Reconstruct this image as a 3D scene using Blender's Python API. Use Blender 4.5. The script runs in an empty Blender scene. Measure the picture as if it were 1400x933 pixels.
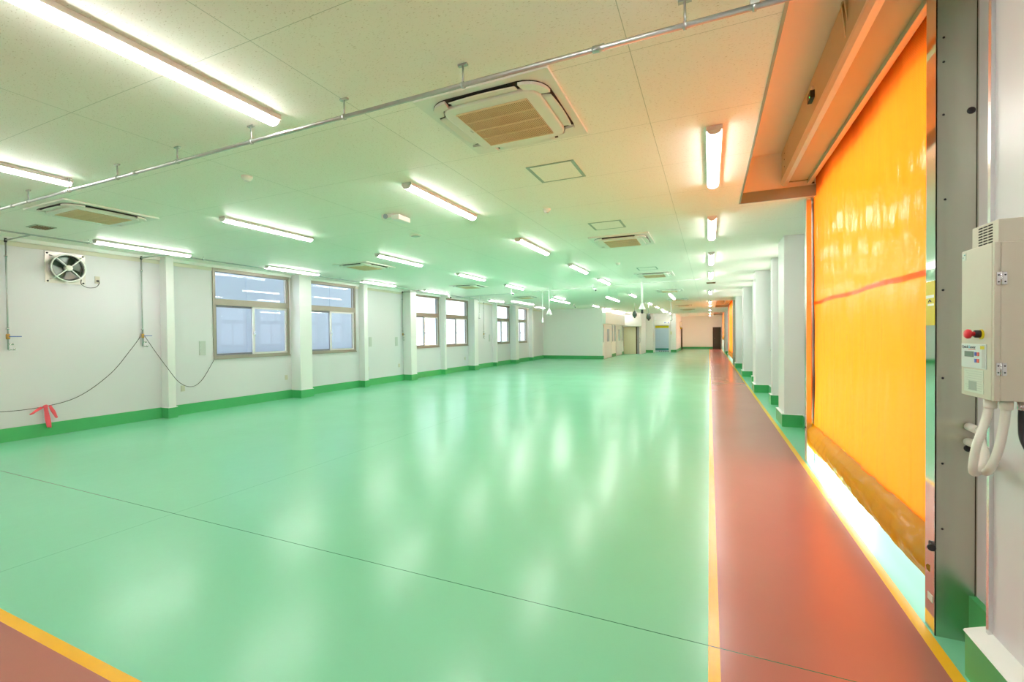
import bpy, math, random
from mathutils import Vector, Matrix
random.seed(7)
S = bpy.context.scene
COL = S.collection

# ------------------------------------------------------------------ camera
CAM_H, CEIL = 1.55, 3.12
F_PX = 613.416
yaw, pitch, roll = math.radians(23.7546), math.radians(-0.81), math.radians(-0.59758)
fwd = Vector((-math.sin(yaw)*math.cos(pitch), math.cos(yaw)*math.cos(pitch), math.sin(pitch)))
rt0 = Vector((math.cos(yaw), math.sin(yaw), 0))
up0 = rt0.cross(fwd)
rt = math.cos(roll)*rt0 + math.sin(roll)*up0
up = -math.sin(roll)*rt0 + math.cos(roll)*up0
cam_d = bpy.data.cameras.new('camera')
cam = bpy.data.objects.new('camera', cam_d); COL.objects.link(cam)
cam_d.sensor_width = 36.0; cam_d.lens = F_PX/1400*36.0; cam_d.clip_start = 0.05; cam_d.clip_end = 500
m3 = Matrix((rt, up, -fwd)).transposed()
cam.matrix_world = Matrix.Translation((0, 0, CAM_H)) @ m3.to_4x4()
S.camera = cam

# ------------------------------------------------------------------ light and exposure
S.view_settings.view_transform = 'Standard'
S.view_settings.look = 'None'
S.view_settings.gamma = 1.0
S.view_settings.use_curve_mapping = False
S.view_settings.exposure = 0.58
S.cycles.max_bounces = 14
S.cycles.diffuse_bounces = 8
S.cycles.glossy_bounces = 5
S.cycles.transmission_bounces = 8
S.cycles.transparent_max_bounces = 12
S.cycles.sample_clamp_indirect = 12
LED_STRENGTH = 25.5
SKY_STRENGTH = 1.9
SUN_STRENGTH = 24.0
world = bpy.data.worlds.new('daylight_sky'); S.world = world
world.use_nodes = True
bg = world.node_tree.nodes['Background']
bg.inputs[0].default_value = (0.87, 0.94, 1.0, 1); bg.inputs[1].default_value = SKY_STRENGTH
sun_d = bpy.data.lights.new('sun', 'SUN'); sun_d.energy = SUN_STRENGTH; sun_d.angle = math.radians(0.6)
sun_d.color = (1.0, 0.96, 0.88)
sun = bpy.data.objects.new('sun', sun_d); COL.objects.link(sun)
sun.location = (12, -20, 25)
# light travels along this direction (from outside on the right into the room)
SUN_EL = math.radians(46)
sdir = Vector((-0.31*math.cos(SUN_EL), 0.951*math.cos(SUN_EL), -math.sin(SUN_EL)))
sun.rotation_euler = sdir.to_track_quat('-Z', 'Y').to_euler()

# ------------------------------------------------------------------ materials
def srgb(r, g, b):
    f = lambda c: (c/255/12.92) if c/255 <= 0.04045 else ((c/255+0.055)/1.055)**2.4
    return (f(r), f(g), f(b), 1)
MATS = {}
def mat(name, col, rough=0.5, metal=0.0, noise=0.0, nscale=6.0, bump=0.0, bscale=40.0, spec=0.5, emit=None, estr=0.0):
    """principled material with a procedural value variation and optional bump"""
    if name in MATS: return MATS[name]
    m = bpy.data.materials.new(name); m.use_nodes = True
    nt = m.node_tree; p = nt.nodes['Principled BSDF']
    p.inputs['Roughness'].default_value = rough; p.inputs['Metallic'].default_value = metal
    p.inputs['Specular IOR Level'].default_value = spec
    geo = nt.nodes.new('ShaderNodeNewGeometry')
    n = nt.nodes.new('ShaderNodeTexNoise'); n.inputs['Scale'].default_value = nscale; n.inputs['Detail'].default_value = 3
    nt.links.new(geo.outputs['Position'], n.inputs['Vector'])
    mx = nt.nodes.new('ShaderNodeMix'); mx.data_type = 'RGBA'
    k = 1-noise
    mx.inputs['A'].default_value = (col[0]*k, col[1]*k, col[2]*k, 1)
    mx.inputs['B'].default_value = (min(1, col[0]*(1+noise)), min(1, col[1]*(1+noise)), min(1, col[2]*(1+noise)), 1)
    nt.links.new(n.outputs['Fac'], mx.inputs['Factor'])
    nt.links.new(mx.outputs['Result'], p.inputs['Base Color'])
    if bump:
        n2 = nt.nodes.new('ShaderNodeTexNoise'); n2.inputs['Scale'].default_value = bscale
        nt.links.new(geo.outputs['Position'], n2.inputs['Vector'])
        b = nt.nodes.new('ShaderNodeBump'); b.inputs['Strength'].default_value = bump; b.inputs['Distance'].default_value = 0.01
        nt.links.new(n2.outputs['Fac'], b.inputs['Height']); nt.links.new(b.outputs['Normal'], p.inputs['Normal'])
    if emit:
        p.inputs['Emission Color'].default_value = emit; p.inputs['Emission Strength'].default_value = estr
    MATS[name] = m
    return m

GREEN = (0.13, 0.60, 0.30, 1)
M_WALL = mat('white_panel', (0.69, 0.68, 0.72, 1), 0.33, noise=0.015, nscale=1.5)
M_PILLAR = mat('pillar_panel_lit', (0.80, 0.80, 0.80, 1), 0.28, noise=0.015, nscale=1.5)  # lighter copy of the wall panel, brightness of camera-facing sides put into the colour
M_BASE = mat('green_baseboard', (0.065, 0.42, 0.14, 1), 0.35, noise=0.05)
M_WHITE = mat('white_paint', (0.85, 0.87, 0.85, 1), 0.35, noise=0.01)
M_PLASTIC = mat('white_plastic', (0.82, 0.82, 0.76, 1), 0.4, noise=0.01)
M_BEIGE = mat('beige_enamel', (0.60, 0.57, 0.47, 1), 0.42, noise=0.02, nscale=20)
M_FRAME = mat('window_aluminium', (0.33, 0.29, 0.24, 1), 0.38, 0.5, noise=0.05)
M_SASH = mat('sash_aluminium', (0.68, 0.66, 0.64, 1), 0.35, 0.4, noise=0.03)
M_DARK = mat('dark_rubber', (0.02, 0.02, 0.025, 1), 0.45, noise=0.1)
M_BLACKHOSE = mat('black_hose', (0.03, 0.03, 0.035, 1), 0.3, noise=0.1)
M_STEEL = mat('stainless_steel', (0.62, 0.62, 0.53, 1), 0.26, 1.0, noise=0.03, nscale=30, bump=0.01, bscale=200)
M_MIRROR = mat('polished_steel', (0.72, 0.70, 0.68, 1), 0.06, 1.0, noise=0.02)
M_GALV = mat('galvanised_pipe', (0.50, 0.53, 0.52, 1), 0.35, 0.8, noise=0.1, nscale=30)
M_CHROME = mat('bright_steel', (0.75, 0.75, 0.77, 1), 0.2, 0.9, noise=0.02)
M_LEDBODY = mat('lamp_body', (0.72, 0.72, 0.68, 1), 0.4, noise=0.01)
M_LED = mat('lit_diffuser', (0.9, 0.9, 0.9, 1), 0.4, emit=(1.0, 0.97, 0.93, 1), estr=LED_STRENGTH)
M_GRILLE = mat('tan_grille', (0.78, 0.60, 0.36, 1), 0.5, noise=0.03)
M_GRILLEBACK = mat('grille_filter', (0.20, 0.09, 0.03, 1), 0.8, noise=0.05)
M_GAP = mat('dark_gap', (0.03, 0.025, 0.02, 1), 0.8, noise=0.1)
M_RED = mat('red_button', (0.75, 0.03, 0.05, 1), 0.3, noise=0.02)
M_PINK = mat('pink_tape', (0.95, 0.12, 0.16, 1), 0.5, noise=0.08)
M_BRASS = mat('brass_valve', (0.55, 0.36, 0.10, 1), 0.35, 0.8, noise=0.05)
M_BLUE = mat('blue_lever', (0.04, 0.12, 0.45, 1), 0.4, noise=0.05)
M_GREYPANEL = mat('grey_plate', (0.52, 0.55, 0.53, 1), 0.4, noise=0.02)
M_HATCH = mat('hatch_frame', (0.36, 0.42, 0.36, 1), 0.4, 0.5, noise=0.03)
M_CREAM = mat('cream_sliding_door', (0.74, 0.74, 0.56, 1), 0.4, noise=0.02)
M_GREYDOOR = mat('pale_grey_door', (0.74, 0.77, 0.76, 1), 0.35, 0.2, noise=0.02)
M_BLUEGREY = mat('blue_grey_glass', (0.38, 0.46, 0.54, 1), 0.2, noise=0.05)
M_BLUESHEET = mat('pale_blue_sheet', (0.50, 0.63, 0.80, 1), 0.3, noise=0.03)
M_TEAL = mat('teal_band', (0.04, 0.28, 0.27, 1), 0.3, noise=0.03)
M_YELLOWSIGN = mat('yellow_band', (0.72, 0.62, 0.01, 1), 0.4, noise=0.02)
M_BROWNDOOR = mat('dark_brown_door', (0.055, 0.04, 0.022, 1), 0.4, noise=0.05)
M_LABEL = mat('pale_label', (0.62, 0.70, 0.60, 1), 0.4, noise=0.02)
M_INK = mat('print_ink', (0.05, 0.07, 0.10, 1), 0.5, noise=0.02)
M_GREYINK = mat('grey_print', (0.36, 0.42, 0.38, 1), 0.5, noise=0.02)
M_CYANINK = mat('cyan_print', (0.05, 0.45, 0.65, 1), 0.5, noise=0.02)
M_REDINK = mat('red_print', (0.70, 0.12, 0.08, 1), 0.5, noise=0.02)
M_BLUEINK = mat('blue_print', (0.08, 0.15, 0.55, 1), 0.5, noise=0.02)
M_LCD = mat('display_glass', (0.20, 0.26, 0.23, 1), 0.15, noise=0.05)
M_CONCRETE = mat('pale_concrete', (0.62, 0.60, 0.56, 1), 0.8, noise=0.06, nscale=0.6)
M_BLUEWALL = mat('pale_blue_cladding', (0.70, 0.79, 0.93, 1), 0.6, noise=0.02)
M_EXT = mat('outer_cladding', (0.55, 0.55, 0.53, 1), 0.6, noise=0.03)
M_SHUTBACK = mat('grey_roof_sheet', (0.35, 0.36, 0.38, 1), 0.6, noise=0.03)

def floor_material():
    m = bpy.data.materials.new('epoxy_floor'); m.use_nodes = True; nt = m.node_tree; N = nt.nodes; L = nt.links
    p = N['Principled BSDF']
    geo = N.new('ShaderNodeNewGeometry'); sep = N.new('ShaderNodeSeparateXYZ'); L.new(geo.outputs['Position'], sep.inputs[0])
    def rng(sock, a, b):
        g = N.new('ShaderNodeMath'); g.operation = 'GREATER_THAN'; g.inputs[1].default_value = a; L.new(sock, g.inputs[0])
        l = N.new('ShaderNodeMath'); l.operation = 'LESS_THAN'; l.inputs[1].default_value = b; L.new(sock, l.inputs[0])
        k = N.new('ShaderNodeMath'); k.operation = 'MULTIPLY'; L.new(g.outputs[0], k.inputs[0]); L.new(l.outputs[0], k.inputs[1])
        return k.outputs[0]
    def mul(a, b):
        k = N.new('ShaderNodeMath'); k.operation = 'MULTIPLY'; L.new(a, k.inputs[0]); L.new(b, k.inputs[1]); return k.outputs[0]
    def mixc(fac, a, b):
        x = N.new('ShaderNodeMix'); x.data_type = 'RGBA'; L.new(fac, x.inputs['Factor'])
        for s, v in (('A', a), ('B', b)):
            if isinstance(v, tuple): x.inputs[s].default_value = v
            else: L.new(v, x.inputs[s])
        return x.outputs['Result']
    X, Y = sep.outputs['X'], sep.outputs['Y']
    no = N.new('ShaderNodeTexNoise'); no.inputs['Scale'].default_value = 0.55; no.inputs['Detail'].default_value = 4; L.new(geo.outputs['Position'], no.inputs['Vector'])
    green = mixc(no.outputs['Fac'], (0.195, 0.58, 0.36, 1), (0.235, 0.64, 0.42, 1))
    red = mixc(no.outputs['Fac'], (0.38, 0.13, 0.10, 1), (0.45, 0.17, 0.13, 1))
    yel = (0.86, 0.47, 0.02, 1)
    c = mixc(rng(X, 0.041, 0.977), green, red)
    c = mixc(rng(X, -0.011, 0.041), c, yel)
    c = mixc(rng(X, 0.977, 1.032), c, yel)
    left = rng(X, -30.0, -0.6)
    c = mixc(mul(rng(Y, -30.0, 1.10), left), c, red)
    c = mixc(mul(rng(Y, 1.10, 1.155), left), c, yel)
    joint = (0.03, 0.16, 0.09, 1)
    c = mixc(rng(Y, 2.396, 2.402), c, joint)
    jf = N.new('ShaderNodeMath'); jf.operation = 'MULTIPLY'; jf.inputs[1].default_value = 0.5; L.new(mul(rng(X, -4.342, -4.337), rng(Y, 1.155, 60.0)), jf.inputs[0])
    c = mixc(jf.outputs[0], c, joint)
    L.new(c, p.inputs['Base Color'])
    r = N.new('ShaderNodeTexNoise'); r.inputs['Scale'].default_value = 1.1; r.inputs['Detail'].default_value = 5; L.new(geo.outputs['Position'], r.inputs['Vector'])
    mr = N.new('ShaderNodeMapRange'); mr.inputs['To Min'].default_value = 0.20; mr.inputs['To Max'].default_value = 0.26; L.new(r.outputs['Fac'], mr.inputs['Value'])
    L.new(mr.outputs[0], p.inputs['Roughness'])
    n2 = N.new('ShaderNodeTexNoise'); n2.inputs['Scale'].default_value = 7; n2.inputs['Detail'].default_value = 3; L.new(geo.outputs['Position'], n2.inputs['Vector'])
    b = N.new('ShaderNodeBump'); b.inputs['Strength'].default_value = 0.12; b.inputs['Distance'].default_value = 0.01
    L.new(n2.outputs['Fac'], b.inputs['Height']); L.new(b.outputs['Normal'], p.inputs['Normal'])
    p.inputs['Specular IOR Level'].default_value = 0.42
    return m
M_FLOOR = floor_material()

def ceiling_material():
    m = bpy.data.materials.new('acoustic_tiles'); m.use_nodes = True; nt = m.node_tree; N = nt.nodes; L = nt.links
    p = N['Principled BSDF']; p.inputs['Roughness'].default_value = 0.5
    geo = N.new('ShaderNodeNewGeometry'); sep = N.new('ShaderNodeSeparateXYZ'); L.new(geo.outputs['Position'], sep.inputs[0])
    def line(sock, off, pitch, w):
        a = N.new('ShaderNodeMath'); a.operation = 'SUBTRACT'; a.inputs[1].default_value = off - pitch*40; L.new(sock, a.inputs[0])
        b = N.new('ShaderNodeMath'); b.operation = 'MODULO'; b.inputs[1].default_value = pitch; L.new(a.outputs[0], b.inputs[0])
        c = N.new('ShaderNodeMath'); c.operation = 'LESS_THAN'; c.inputs[1].default_value = w; L.new(b.outputs[0], c.inputs[0])
        return c.outputs[0]
    l1 = line(sep.outputs['X'], -0.40, 1.82, 0.004); l2 = line(sep.outputs['Y'], 1.64, 0.935, 0.003)
    mx = N.new('ShaderNodeMath'); mx.operation = 'MAXIMUM'; L.new(l1, mx.inputs[0]); L.new(l2, mx.inputs[1])
    mp = N.new('ShaderNodeMapping'); mp.inputs['Scale'].default_value = (60, 170, 60); L.new(geo.outputs['Position'], mp.inputs['Vector'])
    v = N.new('ShaderNodeTexNoise'); v.inputs['Scale'].default_value = 1.0; v.inputs['Detail'].default_value = 2; L.new(mp.outputs[0], v.inputs['Vector'])
    gt = N.new('ShaderNodeMath'); gt.operation = 'GREATER_THAN'; gt.inputs[1].default_value = 0.66; L.new(v.outputs['Fac'], gt.inputs[0])
    c1 = N.new('ShaderNodeMix'); c1.data_type = 'RGBA'; c1.inputs['A'].default_value = (0.93, 0.91, 0.84, 1); c1.inputs['B'].default_value = (0.70, 0.66, 0.56, 1)
    L.new(gt.outputs[0], c1.inputs['Factor'])
    c2 = N.new('ShaderNodeMix'); c2.data_type = 'RGBA'; c2.inputs['B'].default_value = (0.50, 0.54, 0.46, 1)
    L.new(mx.outputs[0], c2.inputs['Factor']); L.new(c1.outputs['Result'], c2.inputs['A'])
    L.new(c2.outputs['Result'], p.inputs['Base Color'])
    return m
M_CEIL = ceiling_material()

def sheet_material(name, col, transl, weave=True):
    """orange vinyl sheet: lets daylight through, glossy face, fine woven threads"""
    m = bpy.data.materials.new(name); m.use_nodes = True; nt = m.node_tree; N = nt.nodes; L = nt.links
    out = N['Material Output']; p = N['Principled BSDF']
    p.inputs['Base Color'].default_value = col; p.inputs['Roughness'].default_value = 0.13; p.inputs['Specular IOR Level'].default_value = 0.8
    t = N.new('ShaderNodeBsdfTranslucent'); t.inputs['Color'].default_value = transl
    mx = N.new('ShaderNodeMixShader'); mx.inputs[0].default_value = 0.70
    L.new(p.outputs[0], mx.inputs[1]); L.new(t.outputs[0], mx.inputs[2]); L.new(mx.outputs[0], out.inputs['Surface'])
    geo = N.new('ShaderNodeNewGeometry')
    mp = N.new('ShaderNodeMapping'); mp.inputs['Scale'].default_value = (1, 6, 1.3); L.new(geo.outputs['Position'], mp.inputs['Vector'])
    no = N.new('ShaderNodeTexNoise'); no.inputs['Scale'].default_value = 3.0; no.inputs['Detail'].default_value = 4; L.new(mp.outputs[0], no.inputs['Vector'])
    b = N.new('ShaderNodeBump'); b.inputs['Strength'].default_value = 0.35; b.inputs['Distance'].default_value = 0.02
    L.new(no.outputs['Fac'], b.inputs['Height'])
    last = b
    if weave:
        ck = N.new('ShaderNodeTexChecker'); ck.inputs['Scale'].default_value = 130; L.new(geo.outputs['Position'], ck.inputs['Vector'])
        dm = N.new('ShaderNodeMix'); dm.data_type = 'RGBA'
        dm.inputs['A'].default_value = transl; dm.inputs['B'].default_value = (transl[0]*0.88, transl[1]*0.82, transl[2]*0.7, 1)
        L.new(ck.outputs['Fac'], dm.inputs['Factor']); L.new(dm.outputs['Result'], t.inputs['Color'])
    L.new(last.outputs['Normal'], p.inputs['Normal'])
    return m
M_SHEET = sheet_material('orange_vinyl_sheet', (0.95, 0.33, 0.015, 1), (1.0, 0.185, 0.012, 1))
M_SKIRT = sheet_material('amber_vinyl_skirt', (0.70, 0.47, 0.02, 1), (0.50, 0.27, 0.01, 1), False)
M_SEAM = sheet_material('orange_seam_tape', (0.90, 0.27, 0.02, 1), (0.85, 0.24, 0.02, 1), False)

def glass_material():
    m = bpy.data.materials.new('clear_glass'); m.use_nodes = True; nt = m.node_tree; N = nt.nodes; L = nt.links
    N.remove(N['Principled BSDF'])
    t = N.new('ShaderNodeBsdfTransparent'); t.inputs['Color'].default_value = (0.93, 0.96, 0.97, 1)
    g = N.new('ShaderNodeBsdfGlossy'); g.inputs['Roughness'].default_value = 0.02
    lw = N.new('ShaderNodeLayerWeight'); lw.inputs['Blend'].default_value = 0.5
    pw_ = N.new('ShaderNodeMath'); pw_.operation = 'POWER'; pw_.inputs[1].default_value = 5; L.new(lw.outputs['Facing'], pw_.inputs[0])
    fr = N.new('ShaderNodeMath'); fr.operation = 'MULTIPLY_ADD'; fr.inputs[1].default_value = 0.6; fr.inputs[2].default_value = 0.03; L.new(pw_.outputs[0], fr.inputs[0])
    no = N.new('ShaderNodeTexNoise'); no.inputs['Scale'].default_value = 1.2
    b = N.new('ShaderNodeBump'); b.inputs['Strength'].default_value = 0.03; L.new(no.outputs['Fac'], b.inputs['Height']); L.new(b.outputs['Normal'], g.inputs['Normal'])
    mx = N.new('ShaderNodeMixShader'); L.new(fr.outputs[0], mx.inputs[0]); L.new(t.outputs[0], mx.inputs[1]); L.new(g.outputs[0], mx.inputs[2])
    L.new(mx.outputs[0], N['Material Output'].inputs['Surface'])
    return m
M_GLASS = glass_material()

# ------------------------------------------------------------------ mesh helpers (all coordinates are world coordinates)
ORG = {}
class MB:
    def __init__(s): s.v = []; s.f = []; s.sm = []
    def add(s, vs, fs, smooth=False):
        o = len(s.v); s.v += [tuple(v) for v in vs]; s.f += [tuple(i+o for i in f) for f in fs]; s.sm += [smooth]*len(fs); return s
    def box(s, x0, x1, y0, y1, z0, z1):
        x0, x1 = min(x0, x1), max(x0, x1); y0, y1 = min(y0, y1), max(y0, y1); z0, z1 = min(z0, z1), max(z0, z1)
        return s.add([(x0,y0,z0),(x1,y0,z0),(x1,y1,z0),(x0,y1,z0),(x0,y0,z1),(x1,y0,z1),(x1,y1,z1),(x0,y1,z1)],
                     [(0,3,2,1),(4,5,6,7),(0,1,5,4),(1,2,6,5),(2,3,7,6),(3,0,4,7)])
    def prism(s, pts, axis, a, b, smooth=False):
        """pts: 2-D outline (counter-clockwise), swept along axis from a to b"""
        n = len(pts)
        def P(u, v, w): return {'x': (w,u,v), 'y': (u,w,v), 'z': (u,v,w)}[axis]
        vs = [P(u,v,a) for u,v in pts]+[P(u,v,b) for u,v in pts]
        s.add(vs, [tuple(range(n))[::-1], tuple(range(n,2*n))])
        o = len(s.v)-2*n
        s.f += [(o+i, o+(i+1)%n, o+n+(i+1)%n, o+n+i) for i in range(n)]; s.sm += [smooth]*n
        return s
    def tube(s, pts, r, seg=10, cap=True, ridges=None):
        pts = [Vector(p) for p in pts]; n = len(pts); rings = []
        t0 = (pts[1]-pts[0]).normalized()
        ref = Vector((0,0,1)) if abs(t0.z) < 0.9 else Vector((1,0,0))
        nrm = t0.cross(ref).normalized()
        vs = []
        for i in range(n):
            t = (pts[min(i+1,n-1)]-pts[max(i-1,0)]).normalized()
            nrm = (nrm - t*nrm.dot(t)).normalized(); bn = t.cross(nrm)
            rr = r if not callable(r) else r(i/(n-1))
            if ridges: rr = rr*(1+ridges*(1 if i % 2 else -1))
            for k in range(seg):
                a = 2*math.pi*k/seg
                vs.append(pts[i]+nrm*rr*math.cos(a)+bn*rr*math.sin(a))
        fs = [(i*seg+k, i*seg+(k+1)%seg, (i+1)*seg+(k+1)%seg, (i+1)*seg+k) for i in range(n-1) for k in range(seg)]
        s.add(vs, fs, True)
        if cap:
            o = len(s.v)-len(vs)
            s.f += [tuple(o+k for k in range(seg))[::-1], tuple(o+(n-1)*seg+k for k in range(seg))]; s.sm += [False, False]
        return s
    def cyl(s, p, q, r, seg=16): return s.tube([p, q], r, seg)
    def lathe(s, prof, c, axis='z', seg=24):
        """prof: (radius, height) pairs turned about the axis through c"""
        vs = []
        for r, h in prof:
            for k in range(seg):
                a = 2*math.pi*k/seg; u, w = r*math.cos(a), r*math.sin(a)
                d = {'z': (u,w,h), 'x': (h,u,w), 'y': (u,h,w)}[axis]
                vs.append((c[0]+d[0], c[1]+d[1], c[2]+d[2]))
        n = len(prof)
        s.add(vs, [(i*seg+k, i*seg+(k+1)%seg, (i+1)*seg+(k+1)%seg, (i+1)*seg+k) for i in range(n-1) for k in range(seg)], True)
        o = len(s.v)-len(vs)
        s.f += [tuple(o+k for k in range(seg))[::-1], tuple(o+(n-1)*seg+k for k in range(seg))]; s.sm += [False, False]
        return s
    def grid(s, fn, nu, nv, thick=None):
        vs = [fn(i/nu, j/nv) for i in range(nu+1) for j in range(nv+1)]
        fs = [(i*(nv+1)+j, (i+1)*(nv+1)+j, (i+1)*(nv+1)+j+1, i*(nv+1)+j+1) for i in range(nu) for j in range(nv)]
        return s.add(vs, fs, True)
    def build(s, name, m, parent=None, bevel=0.0, fix=True):
        me = bpy.data.meshes.new(name)
        o = Vector(ORG.get(parent.name, (0,0,0))) if parent else Vector((0,0,0))
        me.from_pydata([Vector(v)-o for v in s.v], [], s.f); me.update()
        for p, k in zip(me.polygons, s.sm): p.use_smooth = k
        if fix:
            import bmesh
            b = bmesh.new(); b.from_mesh(me); bmesh.ops.recalc_face_normals(b, faces=b.faces); b.to_mesh(me); b.free()
        me.materials.append(m)
        ob = bpy.data.objects.new(name, me); COL.objects.link(ob)
        ORG[ob.name] = tuple(o)
        if parent: ob.parent = parent
        if bevel:
            bv = ob.modifiers.new('bevel', 'BEVEL'); bv.width = bevel; bv.segments = 2; bv.limit_method = 'ANGLE'
        return ob
def tag(o, label=None, cat=None, group=None, kind=None):
    if label: o['label'] = label
    if cat: o['category'] = cat
    if group: o['group'] = group
    if kind: o['kind'] = kind
    return o
def thing(name, loc, label=None, cat=None, group=None, kind=None):
    o = bpy.data.objects.new(name, None); o.empty_display_size = 0.1; COL.objects.link(o); o.location = loc
    ORG[o.name] = tuple(loc)
    return tag(o, label, cat, group, kind)
def struct(name, mb, m, label=None, bevel=0.0):
    o = mb.build(name, m, bevel=bevel); o['kind'] = 'structure'
    if label: o['label'] = label
    return o
def kids(o): return [c for c in COL.objects if c.parent == o]
def dup(root, loc, label=None, group=None):
    r = root.copy(); COL.objects.link(r); r.location = loc; ORG[r.name] = tuple(loc)
    if label: r['label'] = label
    if group: r['group'] = group
    for ch in kids(root):
        c = ch.copy(); COL.objects.link(c); c.parent = r
        for g in kids(ch):
            d = g.copy(); COL.objects.link(d); d.parent = c
    return r
def rrect(cx, cy, w, h, r, n=6):
    pts = []
    for sx, sy, a0 in ((1,-1,-90),(1,1,0),(-1,1,90),(-1,-1,180)):
        for k in range(n+1):
            a = math.radians(a0+90*k/n)
            pts.append((cx+sx*(w/2-r)+r*math.cos(a), cy+sy*(h/2-r)+r*math.sin(a)))
    return pts

# ------------------------------------------------------------------ room shell
XL, XR, YB, YE = -9.78, 1.42, -7.5, 46.5
struct('floor', MB().box(-10.1, 1.70, YB, YE+0.2, -0.15, 0.0), M_FLOOR, 'glossy green epoxy floor with a red-brown walkway and yellow lines')

# ceiling: slab pieces around the raised bays over the roller sheet doors
BAYS = [(1.2, 6.15), (24.4, 30.5), (38.6, 44.6)]
cm = MB(); cm.box(-10.1, 0.345, YB, YE+0.2, CEIL, CEIL+0.12)
ys = [YB]+[v for b in BAYS for v in b]+[YE+0.2]
for i in range(0, len(ys), 2): cm.box(0.345, 1.62, ys[i], ys[i+1], CEIL, CEIL+0.12)
struct('ceiling', cm, M_CEIL, 'white speckled acoustic tile ceiling')
TOPB = 3.66
bm_ = MB()
for a, b in BAYS:
    bm_.box(0.33, 1.6, a, b, TOPB, TOPB+0.05); bm_.box(0.33, 0.345, a, b, CEIL+0.12, TOPB)
    bm_.box(0.345, 1.6, b, b+0.015, CEIL+0.12, TOPB); bm_.box(0.345, 1.6, a-0.015, a, CEIL+0.12, TOPB)
struct('trim_1', bm_, M_WHITE, 'smooth white lining of the raised ceiling bays over the doors')
em = MB()
for a, b in BAYS:
    em.box(0.335, 0.352, a, b, CEIL-0.006, CEIL+0.12); em.box(0.335, 1.6, b-0.006, b+0.012, CEIL-0.006, CEIL+0.12)
struct('trim_2', em, M_HATCH, 'thin metal edge around the raised ceiling bays')

# left wall with window openings
WINL = [(6.25, 8.16), (8.60, 10.50), (13.15, 15.06), (15.45, 17.37), (20.00, 21.88), (22.47, 24.38)]
ZS, ZT = 1.10, 3.05
def wall_with_openings(x0, x1, ya, yb, wins, zs, zt, ztop=CEIL):
    mb = MB(); y = ya
    for a, b in wins:
        mb.box(x0, x1, y, a, 0, ztop); mb.box(x0, x1, a, b, 0, zs); mb.box(x0, x1, a, b, zt, ztop); y = b
    mb.box(x0, x1, y, yb, 0, ztop); return mb
struct('wall_left', wall_with_openings(XL-0.16, XL, YB, 27.2, WINL, ZS, ZT), M_WALL, 'long white panel wall with windows')
struct('trim_3', MB().box(XL, XL+0.05, YB, 27.2, CEIL-0.06, CEIL), M_WHITE, 'white cornice along the left wall')
struct('trim_9', MB().box(XL-0.001, XL+0.012, YB, 27.2, CEIL-0.13, CEIL-0.06), mat('cream_cornice', (0.68, 0.66, 0.55, 1), 0.5, noise=0.02), 'cream strip below the cornice of the left wall')
struct('wall_back', MB().box(-10.1, 1.62, YB-0.15, YB, 0, CEIL), M_WALL, 'white wall behind the viewpoint')

# right wall: thick near part, door openings, bays with windows
DOORS = [(3.02, 6.24), (24.45, 30.5), (39.0, 44.3)]
mb = MB()
mb.box(1.115, 1.69, YB, 2.60, 0, CEIL+0.54)
mb.box(1.20, 1.69, 2.60, 3.02, 0, CEIL+0.54)
mb.box(1.20, 1.69, 3.02, 6.24, 3.10, CEIL+0.54)
mb.box(1.20, 1.69, 6.24, 6.42, 0, CEIL+0.54)
WINR = [(9.35, 10.75), (11.35, 12.80), (13.75, 15.15), (15.75, 17.20), (18.2, 19.6), (20.1, 21.5)]
y = 6.42
for a, b in WINR:
    mb.box(XR, 1.69, y, a, 0, CEIL); mb.box(XR, 1.69, a, b, 0, ZS+.02); mb.box(XR, 1.69, a, b, ZT, CEIL); y = b
mb.box(XR, 1.69, y, 24.3, 0, CEIL); mb.box(1.2, 1.69, 24.3, 24.45, 0, TOPB); mb.box(1.2, 1.69, 24.45, 30.5, 3.10, TOPB); mb.box(1.2, 1.69, 30.5, 30.65, 0, TOPB)
mb.box(XR, 1.69, 30.65, 38.85, 0, CEIL); mb.box(1.2, 1.69, 38.85, 39.0, 0, TOPB); mb.box(1.2, 1.69, 39.0, 44.3, 3.10, TOPB); mb.box(1.2, 1.69, 44.3, YE+.2, 0, TOPB)
struct('wall_right', mb, M_WALL, 'white panel wall on the right with door openings')
struct('trim_4', MB().box(1.100, 1.118, 2.585, 2.605, 0.21, CEIL), M_CHROME, 'pale metal corner strip of the near right wall')

# far end
struct('wall_end', MB().box(-10.1, 1.62, YE, YE+0.15, 0, CEIL), mat('end_panel_lit', (0.92, 0.89, 0.82, 1), 0.3, noise=0.01), 'white end wall catching orange light')  # end panel paler than the other walls; brighter light is painted into it
# partition rooms in the far left
pm = MB(); pm.box(XL, -5.95, 27.2, 27.32, 0, CEIL); pm.box(-6.07, -5.95, 27.32, 34.5, 0, CEIL)
M_PART = mat('partition_panel_lit', (0.88, 0.88, 0.87, 1), 0.3, noise=0.01)  # same panels as the walls, lightened in colour to imitate stronger light
struct('wall_partition', pm, M_PART, 'white partition room jutting into the hall')
struct('wall_far_left', MB().box(-6.07, -4.66, 34.5, 34.62, 0, CEIL).box(-4.78, -4.66, 34.62, 37.2, 0, CEIL).box(-4.78, -4.10, 37.2, 37.32, 0, CEIL), M_PART, 'stepped white partition behind the cream sliding door')
struct('wall_far_middle', MB().box(-4.22, -4.10, 37.32, 38.2, 0, CEIL).box(-4.22, -2.45, 38.12, 38.24, 2.38, CEIL).box(-2.92, -2.45, 38.1, YE, 0, CEIL), M_PART, 'white partition around the pale blue sheet door')

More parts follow.
